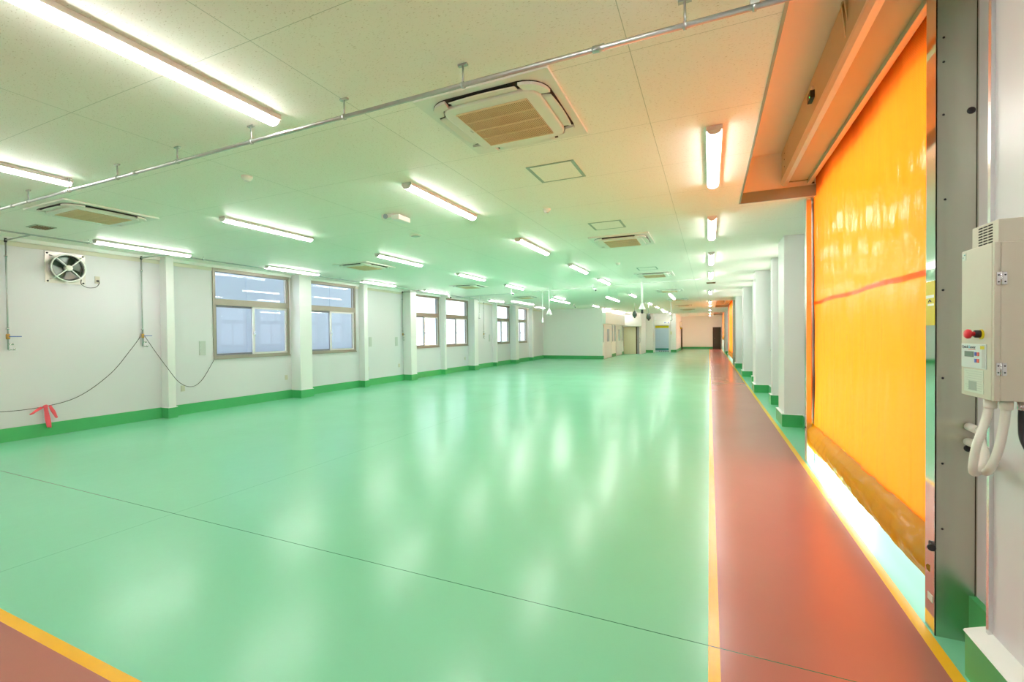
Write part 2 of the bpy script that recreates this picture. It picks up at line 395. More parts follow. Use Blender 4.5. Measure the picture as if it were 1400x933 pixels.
# baseboards
def base_run(mb, x0, x1, y0, y1, z=0.2): mb.box(x0, x1, y0, y1, 0, z)
struct('baseboard_left', MB().box(XL, XL+0.03, YB, 27.2, 0, 0.205), M_BASE)
bb = MB(); bb.box(XL, -5.92, 27.17, 27.2, 0, 0.2)
for a, b in ((27.2, 27.45), (29.95, 31.3), (33.7, 34.5)): bb.box(-5.95, -5.92, a, b, 0, 0.2)
bb.box(-4.66, -4.10, 37.17, 37.2, 0, 0.2); bb.box(-2.92, -2.45, 38.07, 38.1, 0, 0.2); bb.box(-2.45, -2.42, 38.1, YE, 0, 0.2)
struct('baseboard_partition', bb, M_BASE)
struct('baseboard_end', MB().box(-2.42, 0.30, YE-0.03, YE, 0, 0.2), M_BASE)
rb = MB(); rb.box(1.045, 1.115, YB, 2.64, 0, 0.20); rb.box(1.17, 1.20, 2.64, 2.92, 0, 0.235)
for a, b in ((6.42, 24.3), (30.65, 38.85)): rb.box(1.37, XR, a, b, 0, 0.2)
rb.box(1.14, 1.2, 44.3, YE, 0, 0.2)
struct('baseboard_right', rb, M_BASE)
struct('trim_5', MB().prism([(1.040, 0.20), (1.118, 0.20), (1.118, 0.235), (1.045, 0.208)], 'y', YB, 2.645), M_WHITE, 'white sloped ledge on top of the near right green baseboard')
lb = MB()
for a, b in ((6.42, 24.3), (30.65, 38.85)): lb.box(1.365, XR+0.001, a, b, 0.2, 0.21)
struct('trim_6', lb, M_WHITE, 'white ledge on the far right baseboard')

# pillars
def pillar(x0, x1, y0, y1, label, group, side):
    t = thing('wall_pillar', ((x0+x1)/2, (y0+y1)/2, 0), label, 'pillar', group)
    MB().box(x0, x1, y0, y1, 0.2, CEIL).build('shaft', M_PILLAR, t, bevel=0.008)
    e = 0.035 if side == 'r' else 0.012
    xa, xb = (x0-e, x1) if side == 'r' else (x0, x1+e)
    MB().box(xa, xb, y0-e, y1+e, 0, 0.2).build('green_base', M_BASE, t)
    MB().box(xa-(.004 if side == 'r' else 0), xb+(.004 if side != 'r' else 0), y0-e-.004, y1+e+.004, 0.2, 0.21).build('ledge', M_WHITE, t)
    return t
PL = [(5.24, 5.38, 0, 'narrow white wall pillar between the exhaust fan and the nearest window'),
      (8.21, 8.58, 1, 'wide white wall pillar between the two nearest blue windows'),
      (10.64, 10.80, 0, 'narrow white wall pillar just beyond the second blue window'),
      (12.80, 13.13, 1, 'wide white wall pillar just before the first white-lit window'),
      (15.16, 15.28, 0, 'narrow white wall pillar between the first pair of white-lit windows'),
      (17.40, 17.75, 1, 'wide white wall pillar just beyond the first pair of white-lit windows'),
      (19.84, 19.97, 0, 'narrow white wall pillar just before the second pair of white-lit windows'),
      (21.99, 22.40, 1, 'wide white wall pillar between the second pair of white-lit windows'),
      (24.70, 24.90, 0, 'narrow white wall pillar nearest the far left corner')]
for a, b, w, lab in PL:
    pillar(XL-0.002, (-9.45 if w else -9.565), a, b, lab, 'pillars of the left wall', 'l')
PR = [(1.115, 8.50, 9.15, 'big white pillar nearest the orange sheet door'),
      (1.225, 10.98, 11.25, 'slim white pillar second along the right wall from the orange door'),
      (1.080, 13.05, 13.65, 'big white pillar third along the right wall from the orange door'),
      (1.215, 15.45, 15.65, 'slim white pillar fourth along the right wall from the orange door'),
      (1.075, 17.50, 18.1, 'big white pillar fifth along the right wall from the orange door'),
      (1.225, 19.75, 20.0, 'slim white pillar sixth along the right wall from the orange door'),
      (1.060, 21.75, 22.4, 'big white pillar last before the second sheet door'),
      (1.090, 31.6, 32.2, 'white pillar just beyond the second sheet door'),
      (1.090, 35.8, 36.4, 'white pillar farthest along the right wall')]
for x, a, b, lab in PR:
    pillar(x, XR+0.002, a, b, lab, 'pillars of the right wall', 'r')

# windows
def window(n, xi, d, y0, y1, label, simple=False):
    """xi: inner wall face, d: +1 when outside lies towards +x"""
    t = thing('window_%d' % n, (xi, (y0+y1)/2, ZS), label, kind='structure')
    o0, o1 = xi-d*0.02, xi+d*0.10
    w = 0.055
    f = MB(); f.box(o0, o1, y0, y0+w, ZS, ZT); f.box(o0, o1, y1-w, y1, ZS, ZT); f.box(o0, o1, y0+w, y1-w, ZS, ZS+0.06)
    f.box(o0, o1, y0+w, y1-w, ZT-0.06, ZT); f.box(o0, o1, y0+w, y1-w, 2.26, 2.40)
    f.box(o0-d*0.012, o0, y0-0.01, y1+0.01, ZS-0.02, ZS+0.012); f.box(o0-d*0.012, o0, y0-0.01, y1+0.01, ZT-0.012, ZT+0.015)
    f.box(o0-d*0.006, o0, y0+w, y1-w, 2.275, 2.285); f.box(o0-d*0.006, o0, y0+w, y1-w, 2.375, 2.385)
    f.build('window_frame', M_FRAME, t)
    ym = (y0+y1)/2
    def sash(a, b, x0, x1, name, m=M_SASH):
        s = MB(); s.box(x0, x1, a, a+0.055, ZS+0.06, 2.26); s.box(x0, x1, b-0.045, b, ZS+0.06, 2.26)
        s.box(x0, x1, a+.04, b-.04, ZS+0.06, ZS+0.10); s.box(x0, x1, a+.04, b-.04, 2.22, 2.26)
        so = s.build(name, m, t)
        MB().box((x0+x1)/2-0.003, (x0+x1)/2+0.003, a+0.04, b-0.04, ZS+0.10, 2.22).build('glass_pane', M_GLASS, so)
        return so
    sash(y0+w, ym+0.03, xi+d*0.045, xi+d*0.075, 'outer_sash', mat('dark_sash', (0.20, 0.21, 0.24, 1), 0.4, 0.4, noise=0.05))
    s2 = sash(ym-0.03, y1-w, xi+d*0.005, xi+d*0.035, 'inner_sash')
    lk = MB().box(xi-d*0.03, xi+d*0.005, ym-0.018, ym+0.012, 1.62, 1.68).tube([(xi-d*0.03, ym, 1.65), (xi-d*0.04, ym, 1.62), (xi-d*0.035, ym-0.01, 1.58)], 0.008, 6)
    lk.build('crescent_lock', M_CHROME, t)
    g = MB().box(xi+d*0.03, xi+d*0.036, y0+w, y1-w, 2.40, ZT-0.06); g.build('glass_pane', M_GLASS, t)
    b = MB(); b.box(xi+d*0.02, xi+d*0.05, y0+w, y0+w+.02, 2.40, ZT-.06); b.box(xi+d*0.02, xi+d*0.05, y1-w-.02, y1-w, 2.40, ZT-.06)
    b.build('glazing_bead', M_SASH, t)
WL = ['brown-grey framed window nearest the fan, bluish glass', 'brown-grey framed window second from the fan, bluish glass',
      'brown-grey framed window third from the fan, white glass', 'brown-grey framed window fourth from the fan, white glass',
      'brown-grey framed window fifth from the fan, white glass', 'brown-grey framed window farthest from the fan, white glass']
for i, (a, b) in enumerate(WINL): window(i+1, XL, -1, a, b, WL[i])
for i, (a, b) in enumerate(WINR): window(i+7, XR, 1, a, b, 'window in the right wall behind the pillars')

dp = thing('downpipe', (1.86, 2.74, 0), 'grey downpipe on the outside wall beside the door', 'pipe')
MB().cyl((1.86, 2.74, -0.03), (1.86, 2.74, 3.25), 0.05, 16).build('pipe_run', M_GREYPANEL, dp)
for z in (0.6, 1.8, 2.9): MB().box(1.69, 1.86, 2.72, 2.76, z, z+.04).build('pipe_bracket', M_GALV, dp)
# outside: yards, the neighbour's wall and an unseen sun-blocking canopy along the right side
tag(MB().box(1.70, 60, -30, 80, -0.20, -0.03).build('concrete_yard', M_CONCRETE), 'sunlit pale concrete yard outside the sheet doors', kind='structure')
tag(MB().box(-60, -10.1, -30, 80, -0.20, -0.05).build('gravel_yard', M_CONCRETE), 'pale concrete strip outside the left windows', kind='structure')
nb = thing('neighbour_building', (-14.2, 8, 0), 'pale blue clad building seen through the two nearest windows', 'building')
w = MB(); w.box(-18, -14.2, -6, 17.2, 0, 9)
for k in range(8): w.box(-14.2, -14.185, 3+k*1.8, 3.03+k*1.8, 0, 9)
w.build('cladding', M_BLUEWALL, nb)
MB().box(-14.25, -13.9, -6, 17.2, 0.0, 1.05).build('low_roof', M_SHUTBACK, nb)
CAN = MB().box(1.69, 1.98, -4, 6.6, 3.30, 3.42).box(1.69, 2.35, 6.6, 47, 3.30, 3.42)  # unseen; wider run past the door added to keep sun off the right windows
for yy in range(-3, 47, 5): CAN.box(1.69, 1.94, yy, yy+.06, 3.22, 3.30)
tag(CAN.build('unseen_canopy', M_EXT), 'unseen outside canopy, extended along the right side to block the sun', kind='structure')

tag(MB().box(-60, 1.69, -50, YB-0.2, -0.2, 12).build('shading_wing', M_EXT), 'unseen rear wing added behind the viewpoint to shade the left yard', kind='structure')  # unseen mass added to keep the sun off the left yard
tag(MB().box(-10.1, 1.69, YB, YE+.2, TOPB+0.1, 22.0).build('shading_storeys', M_EXT), 'unseen upper storeys added above the hall to shade the neighbouring wall', kind='structure')  # unseen; made tall enough to put the neighbour's wall in shade
# ------------------------------------------------------------------ orange sheet door
M_HEAD = mat('header_enamel', (0.50, 0.49, 0.36, 1), 0.45, noise=0.02)
M_LIP = mat('satin_trim', (0.80, 0.76, 0.66, 1), 0.35, 0.6, noise=0.02)
def sheet_door(y0, y1, label, gap, detail=True, zb=0.45):
    t = thing('sheet_shutter_door', (1.12, (y0+y1)/2, 0), label, 'door')
    yc0, yc1 = y0-0.03, y1+0.03
    def cur(u, v):
        yy = yc0+(yc1-yc0)*u; z = zb+(3.36-zb)*v
        a = 0.35+0.65*(1-v)
        dx = 0.007*math.sin(yy*14+1.3*math.sin(z*1.1))*a+0.0035*math.sin(yy*33+2.0*math.sin(z*1.9+yy))*a+0.008*math.sin(yy*4.1+z*0.6)+0.002*math.sin(z*9+yy*6)
        return (1.12+dx, yy, z)
    MB().grid(cur, 160 if detail else 40, 60 if detail else 10).build('curtain', M_SHEET, t, fix=False)
    def sk(u, v):
        yy = yc0-0.02+(yc1-yc0+0.04)*u
        prof = [(1.118, zb+0.01), (1.095, zb-0.02), (1.06, zb-0.065), (1.045, zb-0.12), (1.055, zb-0.19), (1.08, zb-0.25), (1.10, gap+0.01), (1.115, gap)]
        k = v*(len(prof)-1); i = min(int(k), len(prof)-2); f = k-i
        x = prof[i][0]*(1-f)+prof[i+1][0]*f; z = prof[i][1]*(1-f)+prof[i+1][1]*f
        env = math.sin(math.pi*v)
        x += env*(0.010*math.sin(yy*3.1+z*24)+0.006*math.sin(yy*7.3-z*40)+0.003*math.sin(yy*34+z*14))
        z += (0.008*math.sin(yy*5))*(v)
        return (x, yy, z)
    MB().grid(sk, 200 if detail else 40, 28 if detail else 10).build('bottom_bag', M_SKIRT, t, fix=False)
    def sk2(u, v):
        return (1.115+0.05*v*(1), yc0+(yc1-yc0)*u, gap+(zb-gap)*v)
    MB().grid(sk2, 8, 2).build('bag_lining', M_SKIRT, t, fix=False)
    if detail:
        def st(u, v):
            p = cur(u, 0); yy = p[1]; zz = 1.862+0.036*v+0.004*math.sin(yy*5)
            q = cur(u, (zz-zb)/(3.36-zb)); return (q[0]-0.004, yy, zz)
        MB().grid(st, 160, 2).build('seam_tape', M_SEAM, t, fix=False)
        def st2(u, v):
            yy = yc1-0.26+0.028*u; zz = 0.50+0.075*v; q = cur((yy-yc0)/(yc1-yc0), (zz-zb)/(3.36-zb)); return (q[0]-0.006, yy, zz)
        MB().grid(st2, 2, 2).build('loop_tab', M_SEAM, t, fix=False)
    # guide posts
    def post(ya, yb, near):
        g = MB()
        # a folded steel channel opened towards the curtain
        zt = 3.56
        if near:
            g.box(1.04, 1.2005, ya, ya+0.004, 0.0, zt); g.box(1.04, 1.044, ya, yb, 0.0, zt)
            g.box(1.044, 1.095, yb-0.004, yb, 0.0, zt); g.box(1.145, 1.195, yb-0.004, yb, 0, zt); g.box(1.191, 1.195, ya, yb, 0, zt)
        else:
            g.box(1.046, 1.195, yb-0.004, yb, 0.0, zt); g.box(1.046, 1.050, ya, yb, 0.0, zt)
            g.box(1.050, 1.095, ya, ya+0.004, 0.0, zt); g.box(1.145, 1.195, ya, ya+0.004, 0, zt); g.box(1.191, 1.195, ya, yb, 0, zt)
        po = g.build('guide_post', M_STEEL, t)
        MB().box(1.093, 1.098, ya+.01, yb-.01, 0.02, 3.5).box(1.142, 1.147, ya+.01, yb-.01, 0.02, 3.5).build('guide_seal', M_DARK, po)
        return po
    pn = post(y0-0.10, y0+0.01, True); pf = post(y1-0.01, y1+0.10, False)
    if detail:
        MB().box(1.0385, 1.0405, y0-0.098, y0+0.008, 0.02, 3.5).build('polished_edge', M_MIRROR, pn)
        yf = y0-0.1
        sc = MB()
        for z in (3.0, 2.88, 2.62, 2.2, 1.75, 1.31, 0.88, 0.55): sc.lathe([(0.0, -0.003), (0.004, -0.003), (0.006, 0)], (1.068 if z != 2.2 else 1.075, yf, z), 'y', 8)
        sc.build('screw', M_DARK, pn)
        pl = MB()
        for x, z in ((1.172, 2.62), (1.165, 0.965)): pl.lathe([(0.0, -0.006), (0.014, -0.006), (0.017, -0.001), (0.017, 0.001)], (x, yf, z), 'y', 20)
        pl.build('hole_plug', M_DARK, pn)
        MB().lathe([(0.0, 0.028), (0.012, 0.026), (0.017, 0.012), (0.017, 0.0)][::-1], (1.03, yf+0.03, 0.455), 'x', 16).build('x', M_DARK, pn).name = 'rubber_stop'
        kb = MB().lathe([(0.017, 0.0), (0.017, 0.012), (0.012, 0.022), (0.0, 0.024)], (1.02, yf-0.024, 0.455), 'y', 16)
        kb.build('rubber_stop', M_DARK, pn)
        MB().box(1.0365, 1.0386, yf+0.02, yf+0.075, 0.155, 0.19).build('small_label', M_LABEL, pn)
        lab = MB().box(1.0365, 1.0386, yf+0.004, yf+0.105, 1.575, 1.80).build('caution_label', M_YELLOWSIGN, pn)
        MB().box(1.036, 1.0366, yf+0.01, yf+0.1, 1.715, 1.73).box(1.036, 1.0366, yf+0.01, yf+0.08, 1.675, 1.686).build('caution_text', M_WHITE, lab)
        MB().tube([(1.036, yf+0.04, 1.695), (1.036, yf+0.055, 1.707), (1.036, yf+0.07, 1.695)], 0.002, 5).build('caution_mark', M_INK, lab)
        MB().lathe([(0.0, 0.0), (0.010, 0.0), (0.010, 0.012)], (1.03, y1-0.0, 0.42), 'x', 12).build('rubber_stop', M_DARK, pf)
        MB().box(1.05, 1.12, y1-0.02, y1-0.012, 0.0, 0.20).box(1.13, 1.15, y1-0.02, y1-0.012, 0, .18).build('guide_foot', M_CHROME, pf)
    # header box that houses the roll
    ya, yb = (y0-0.10 if not detail else y0-1.0), y1-0.10
    ya = y0-0.12
    h = MB()
    prof = [(0.784, 3.64), (0.784, 3.315), (0.790, 3.288), (0.800, 3.268), (0.835, 3.262), (0.837, 3.292), (1.040, 3.292), (1.042, 3.258), (1.078, 3.258), (1.082, 3.275), (1.082, 3.64)]
    h.prism(prof, 'y', ya, yb)
    ho = h.build('header_box', M_HEAD, t)
    for pr_ in ([(0.780, 3.33), (0.780, 3.30), (0.797, 3.263), (0.837, 3.2565), (0.8385, 3.262), (0.80, 3.268), (0.784, 3.302), (0.784, 3.33)],
                [(1.040, 3.258), (1.040, 3.2525), (1.079, 3.2525), (1.087, 3.262), (1.087, 3.30), (1.083, 3.30), (1.080, 3.2575)]):
        MB().prism(pr_, 'y', ya, yb).build('header_lip', M_LIP, ho)
    MB().box(0.838, 1.04, yb-0.05, yb-0.046, 3.288, 3.292).build('header_joint', M_GAP, ho)
    MB().box(0.80, 1.10, yb, yb+0.05, 3.30, 3.62).box(1.05, 1.11, yb+.0, yb+0.08, 3.255, 3.27).build('end_bracket', M_BROWNDOOR, ho)
    if detail:
        sb = MB().box(0.752, 0.784, 4.32, 4.44, 3.44, 3.50).build('motion_sensor', M_DARK, ho)
        MB().box(0.77, 0.784, 4.36, 4.43, 3.50, 3.55).build('sensor_bracket', M_PLASTIC, sb)
        MB().lathe([(0, -.004), (.005, -.003), (.006, 0)], (0.752, 4.34, 3.452), 'x', 8).build('sensor_light', mat('green_led', (0.05, .8, .2, 1), .3, emit=(0.05, 1, .2, 1), estr=2), sb)
        cr = MB()
        cr.prism([(1.04, 3.30), (1.09, 3.14), (1.10, 3.14), (1.125, 3.22), (1.13, 3.18), (1.14, 3.18), (1.17, 3.30)], 'y', y0+0.02, y0+0.035)
        cr.build('inlet_guide', M_BROWNDOOR, t)
        hk = MB().prism([(0.76, 3.60), (0.784, 3.38), (0.784, 3.62)], 'y', 3.42, 3.44).prism([(0.76, 3.60), (0.778, 3.45), (0.784, 3.62)], 'y', 3.36, 3.38)
        hk.build('hanging_bracket', M_STEEL, ho)
        sc = MB()
        for yy, z in ((5.92, 3.42), (5.92, 3.50), (5.92, 3.57)): sc.lathe([(0, -.004), (.006, -.003), (.008, 0)], (0.784, yy, z), 'x', 8)
        sc.build('header_screw', M_DARK, ho)
    return t
sheet_door(3.02, 6.24, 'large orange vinyl sheet door with steel guide posts at right foreground', 0.165)
sheet_door(24.5, 30.4, 'second orange sheet door far along the right wall', 0.165, False)
sheet_door(39.1, 44.2, 'farthest orange sheet door beside the dark end door, rolled partly up', 0.92, False, 1.2)

# ------------------------------------------------------------------ door control box on the near right wall
cb = thing('control_box', (1.02, 2.23, 1.29), 'beige wall control box with red stop button and small display beside the orange door', 'control box')
cab = MB().box(0.92, 1.115, 2.152, 2.36, 1.295, 1.86).build('cabinet', M_BEIGE, cb, bevel=0.003)
dr = MB().box(0.939, 1.116, 2.138, 2.152, 1.297, 1.858).build('cabinet_door', M_BEIGE, cb, bevel=0.003)
MB().box(0.9215, 0.9385, 2.139, 2.152, 1.295, 1.86).build('door_jamb', M_BEIGE, cb, bevel=0.002)
for z in (1.73, 1.41):
    hg = MB().box(0.926, 0.937, 2.134, 2.138, z-0.022, z+0.022).box(0.942, 0.953, 2.134, 2.138, z-0.022, z+0.022).cyl((0.9385, 2.134, z-.024), (0.9385, 2.134, z+.024), 0.003, 8)
    ho = hg.build('hinge', M_CHROME, dr)
    MB().lathe([(0, -.002), (.002, -.002), (.003, 0)], (0.931, 2.134, z+.012), 'y', 6).lathe([(0, -.002), (.002, -.002), (.003, 0)], (0.931, 2.134, z-.012), 'y', 6).lathe([(0, -.002), (.002, -.002), (.003, 0)], (0.948, 2.134, z+.012), 'y', 6).lathe([(0, -.002), (.002, -.002), (.003, 0)], (0.948, 2.134, z-.012), 'y', 6).build('hinge_screw', M_DARK, hg and dr)
vh = MB().box(0.945, 1.115, 2.17, 2.345, 1.86, 1.945).build('vent_hood', M_BEIGE, cb, bevel=0.002)
vs = MB()
for i in range(3):
    for k in range(7):
        y0 = 2.205+i*0.033; vs.box(0.9438, 0.9452, y0, y0+0.026, 1.868+k*0.0105, 1.873+k*0.0105)
vs.build('vent_slots', M_GAP, vh)
eb = MB().lathe([(0.014, 0.0), (0.014, -0.016), (0.012, -0.018)], (0.92, 2.222, 1.535), 'x', 20).build('stop_button', M_DARK, cb)
MB().lathe([(0.009, -0.016), (0.009, -0.026), (0.017, -0.030), (0.018, -0.038), (0.013, -0.044), (0.0, -0.046)], (0.92, 2.222, 1.535), 'x', 24).build('red_cap', M_RED, eb)
MB().lathe([(0.019, 0.0), (0.019, -0.002)], (0.92, 2.215, 1.533), 'x', 20).build('yellow_ring', M_YELLOWSIGN, eb)
pn = MB().box(0.917, 0.92, 2.18, 2.352, 1.405, 1.497).build('display_panel', mat('panel_face', (0.66, 0.74, 0.72, 1), 0.35, noise=0.01), cb, bevel=0.001)
MB().box(0.9164, 0.9171, 2.183, 2.205, 1.408, 1.494).build('panel_stripe', M_GREYPANEL, pn)
MB().box(0.9155, 0.9171, 2.262, 2.325, 1.447, 1.468).build('display', M_LCD, pn)
MB().box(0.9160, 0.9166, 2.188, 2.215, 1.478, 1.490).build('yellow_sticker', M_YELLOWSIGN, pn)
for (yy, z, m) in ((2.246, 1.459, M_BLUEINK), (2.230, 1.459, M_REDINK), (2.246, 1.434, M_BLUEINK), (2.230, 1.434, M_REDINK)):
    MB().box(0.915, 0.9171, yy-0.0065, yy+0.0065, z-0.007, z+0.007).build('push_key', m, pn)
MB().box(0.9162, 0.9170, 2.25, 2.30, 1.4745, 1.4765).build('underline', M_REDINK, pn)
def text_on_x(txt, y_left, z, x, size, width, m, parent, name):
    """lettering on a face that looks towards -x; reading direction is -y"""
    c = bpy.data.curves.new(name, 'FONT'); c.body = txt; c.size = size; c.extrude = 0.0004
    o = bpy.data.objects.new(name+'_curve', c); COL.objects.link(o)
    dg = bpy.context.evaluated_depsgraph_get(); dg.update()
    me = bpy.data.meshes.new_from_object(o.evaluated_get(dg)); bpy.data.objects.remove(o)
    xs = [v.co.x for v in me.vertices]; w = max(xs)-min(xs); x0 = min(xs); k = width/w
    og = Vector(ORG.get(parent.name, (0, 0, 0)))
    for v in me.vertices:
        a, b, cc = v.co
        v.co = Vector((x-cc, y_left-(a-x0)*k, z+b))-og
    me.materials.clear(); me.materials.append(m)
    ob = bpy.data.objects.new(name, me); COL.objects.link(ob); ob.parent = parent; return ob
text_on_x('Quick', 2.345, 1.480, 0.9166, 0.015, 0.046, M_INK, pn, 'maker_name')
text_on_x('S', 2.297, 1.480, 0.9166, 0.015, 0.010, M_CYANINK, pn, 'maker_name')
text_on_x('aver', 2.285, 1.480, 0.9166, 0.015, 0.038, M_INK, pn, 'maker_name')
lb = MB().box(0.9187, 0.9203, 2.20, 2.335, 1.312, 1.40).build('instruction_label', M_LABEL, cb)
tx = MB()
for k in range(9): tx.box(0.9181, 0.9188, 2.21, 2.325-0.01*(k % 3), 1.392-k*0.0088, 1.3928-k*0.0088)
tx.box(0.9181, 0.9188, 2.245, 2.30, 1.32, 1.355)
tx.build('printed_lines', M_GREYINK, lb)
MB().box(0.9187, 0.9203, 2.325, 2.352, 1.822, 1.850).build('maker_sticker', M_LABEL, cb)
MB().box(0.918, 0.9188, 2.343, 2.347, 1.832, 1.836).box(0.918, 0.9188, 2.330, 2.338, 1.841, 1.845).build('sticker_print', M_TEAL, cb)
# hoses below
def bez(p, n=24):
    p = [Vector(q) for q in p]; out = []
    P = [p[0]]+p+[p[-1]]
    for i in range(1, len(P)-2):
        for k in range(n):
            t = k/n; a, b, c, d = P[i-1], P[i], P[i+1], P[i+2]
            out.append(0.5*((2*b)+(-a+c)*t+(2*a-5*b+4*c-d)*t*t+(-a+3*b-3*c+d)*t**3))
    out.append(p[-1]); return out
def hose(pts, r, label, m, con=None, ridges=0.05, n=26):
    t = MB().tube(bez(pts, n), r, 12, ridges=ridges).build('flexible_hose', m, cb)
    if label: t['label'] = label
    MB().lathe([(r*1.35, 0.0), (r*1.35, -0.03), (r*1.15, -0.034)], pts[0], 'z', 18).build('hose_connector', con or M_PLASTIC, t)
    return t
h1 = hose([(0.945, 2.215, 1.295), (0.94, 2.225, 1.23), (0.915, 2.24, 1.10), (0.925, 2.28, 1.005), (1.00, 2.40, 1.00), (1.10, 2.62, 1.03), (1.17, 2.84, 1.075)], 0.0135, 'cream corrugated hose', M_PLASTIC)
h2 = hose([(0.975, 2.185, 1.295), (0.972, 2.19, 1.22), (0.965, 2.21, 1.11), (0.96, 2.25, 1.03), (1.0, 2.38, 0.985), (1.10, 2.60, 0.975), (1.165, 2.84, 1.0)], 0.0135, 'cream corrugated hose', M_PLASTIC)
MB().tube([(1.165, 2.84, 1.072), (1.165, 2.915, 1.075)], 0.019, 16).build('hose_end', M_PLASTIC, h1)
MB().tube([(1.162, 2.84, 1.0), (1.162, 2.915, 1.0)], 0.019, 16).build('hose_end', M_PLASTIC, h2)
hose([(1.02, 2.19, 1.295), (1.018, 2.19, 1.22), (1.02, 2.18, 1.15), (1.045, 2.15, 1.085), (1.09, 2.10, 1.04), (1.112, 2.02, 1.0)], 0.0105, 'black corrugated hose', M_BLACKHOSE, M_CHROME, 0.08, 40)

# ------------------------------------------------------------------ ceiling lights
def light_proto():
    t = thing('ceiling_light', (0, 0, CEIL), None, 'ceiling light')
    L_, zc = 1.42, CEIL
    MB().box(-0.060, 0.060, -L_/2, L_/2, zc-0.034, zc).build('lamp_body', M_LEDBODY, t, bevel=0.004)
    pts = [(-0.047, zc-0.034)]+[(0.048*math.sin(a), zc-0.036-0.030*math.cos(a)) for a in [math.radians(v) for v in range(-77, 78, 14)]]+[(0.047, zc-0.034)]
    MB().prism(pts, 'y', -L_/2+0.012, L_/2-0.012, True).build('diffuser', M_LED, t)
    for s in (-1, 1): MB().prism([(a*1.03, b) for a, b in pts], 'y', s*(L_/2-0.012), s*L_/2).build('end_cap', M_LEDBODY, t)
    return t
LROWS = [('over the walkway', 0.04, [1.35, 4.46, 7.35, 10.3, 13.15, 18.7, 24.6, 27.7, 33.4, 39.0, 44.0]),
         ('in the row next to the walkway row', -2.83, [1.57, 4.5, 7.42, 10.4, 13.2, 18.6, 24.2, 27.7, 31.0, 34.0, 37.0]),
         ('in the third row from the walkway', -5.77, [1.62, 4.54, 7.5, 10.5, 13.35, 18.1, 24.6, 27.8, 31.1, 33.2, 36.2]),
         ('in the row beside the left wall', -8.85, [1.6, 4.55, 7.55, 10.5, 13.5, 18.4, 24.1])]
ORD = ['nearest', 'second', 'third', 'fourth', 'fifth', 'sixth', 'seventh', 'eighth', 'ninth', 'tenth', 'eleventh']
proto = None
for rn, x, ylist in LROWS:
    for i, yy in enumerate(ylist):
        vis = [v for v in ylist if not (v < 2 and x in (0.04, -8.85))]
        j = vis.index(yy) if yy in vis else None
        if j is None: lab = 'lit tube light overhead outside the view, ' + rn
        elif j == len(vis)-1: lab = 'lit white tube light %s, the farthest' % rn
        elif j == 0: lab = 'lit white tube light %s, the nearest' % rn
        else: lab = 'lit white tube light %s, %s nearest' % (rn, ORD[j])
        if proto is None:
            proto = light_proto(); proto['group'] = 'ceiling tube lights'; proto.location = (x, yy, CEIL); proto['label'] = lab
            # children were built around the origin: shift to the new spot happens through parenting
        else: dup(proto, (x, yy, CEIL), lab, 'ceiling tube lights')
for k, yy in enumerate((-1.3, -4.2)):  # unseen lamps added to brighten surfaces that face the camera
    for rn, x, _ in LROWS:
        dup(proto, (x, yy, CEIL), 'unseen tube light added behind the viewpoint %s, %s' % (rn, ('closer', 'farther back')[k]), 'ceiling tube lights')
# suspended longer lights
def hung_proto():
    t = thing('pendant_light', (0, 0, 2.70), None, 'pendant light', 'pendant tube lights')
    MB().box(-0.035, 0.035, -1.0, 1.0, 2.70, 2.73).build('lamp_body', M_LEDBODY, t)
    MB().prism([(-0.03, 2.70), (-0.025, 2.67), (0.025, 2.67), (0.03, 2.70)], 'y', -0.99, 0.99, True).build('diffuser', M_LED, t)
    for s in (-0.85, 0.85): MB().cyl((0, s, 2.73), (0, s, CEIL), 0.004, 6).build('suspension_rod', M_WHITE, t)
    return t
hp = None
for x, lab in ((-1.07, 'long thin pendant tube light nearest the walkway'), (-2.92, 'long thin pendant tube light second from the walkway'),
               (-4.73, 'long thin pendant tube light third from the walkway'), (-6.15, 'long thin pendant tube light farthest from the walkway')):
    if hp is None: hp = hung_proto(); hp.location = (x, 15.0, 2.70); hp['label'] = lab
    else: dup(hp, (x, 15.0, 2.70), lab)

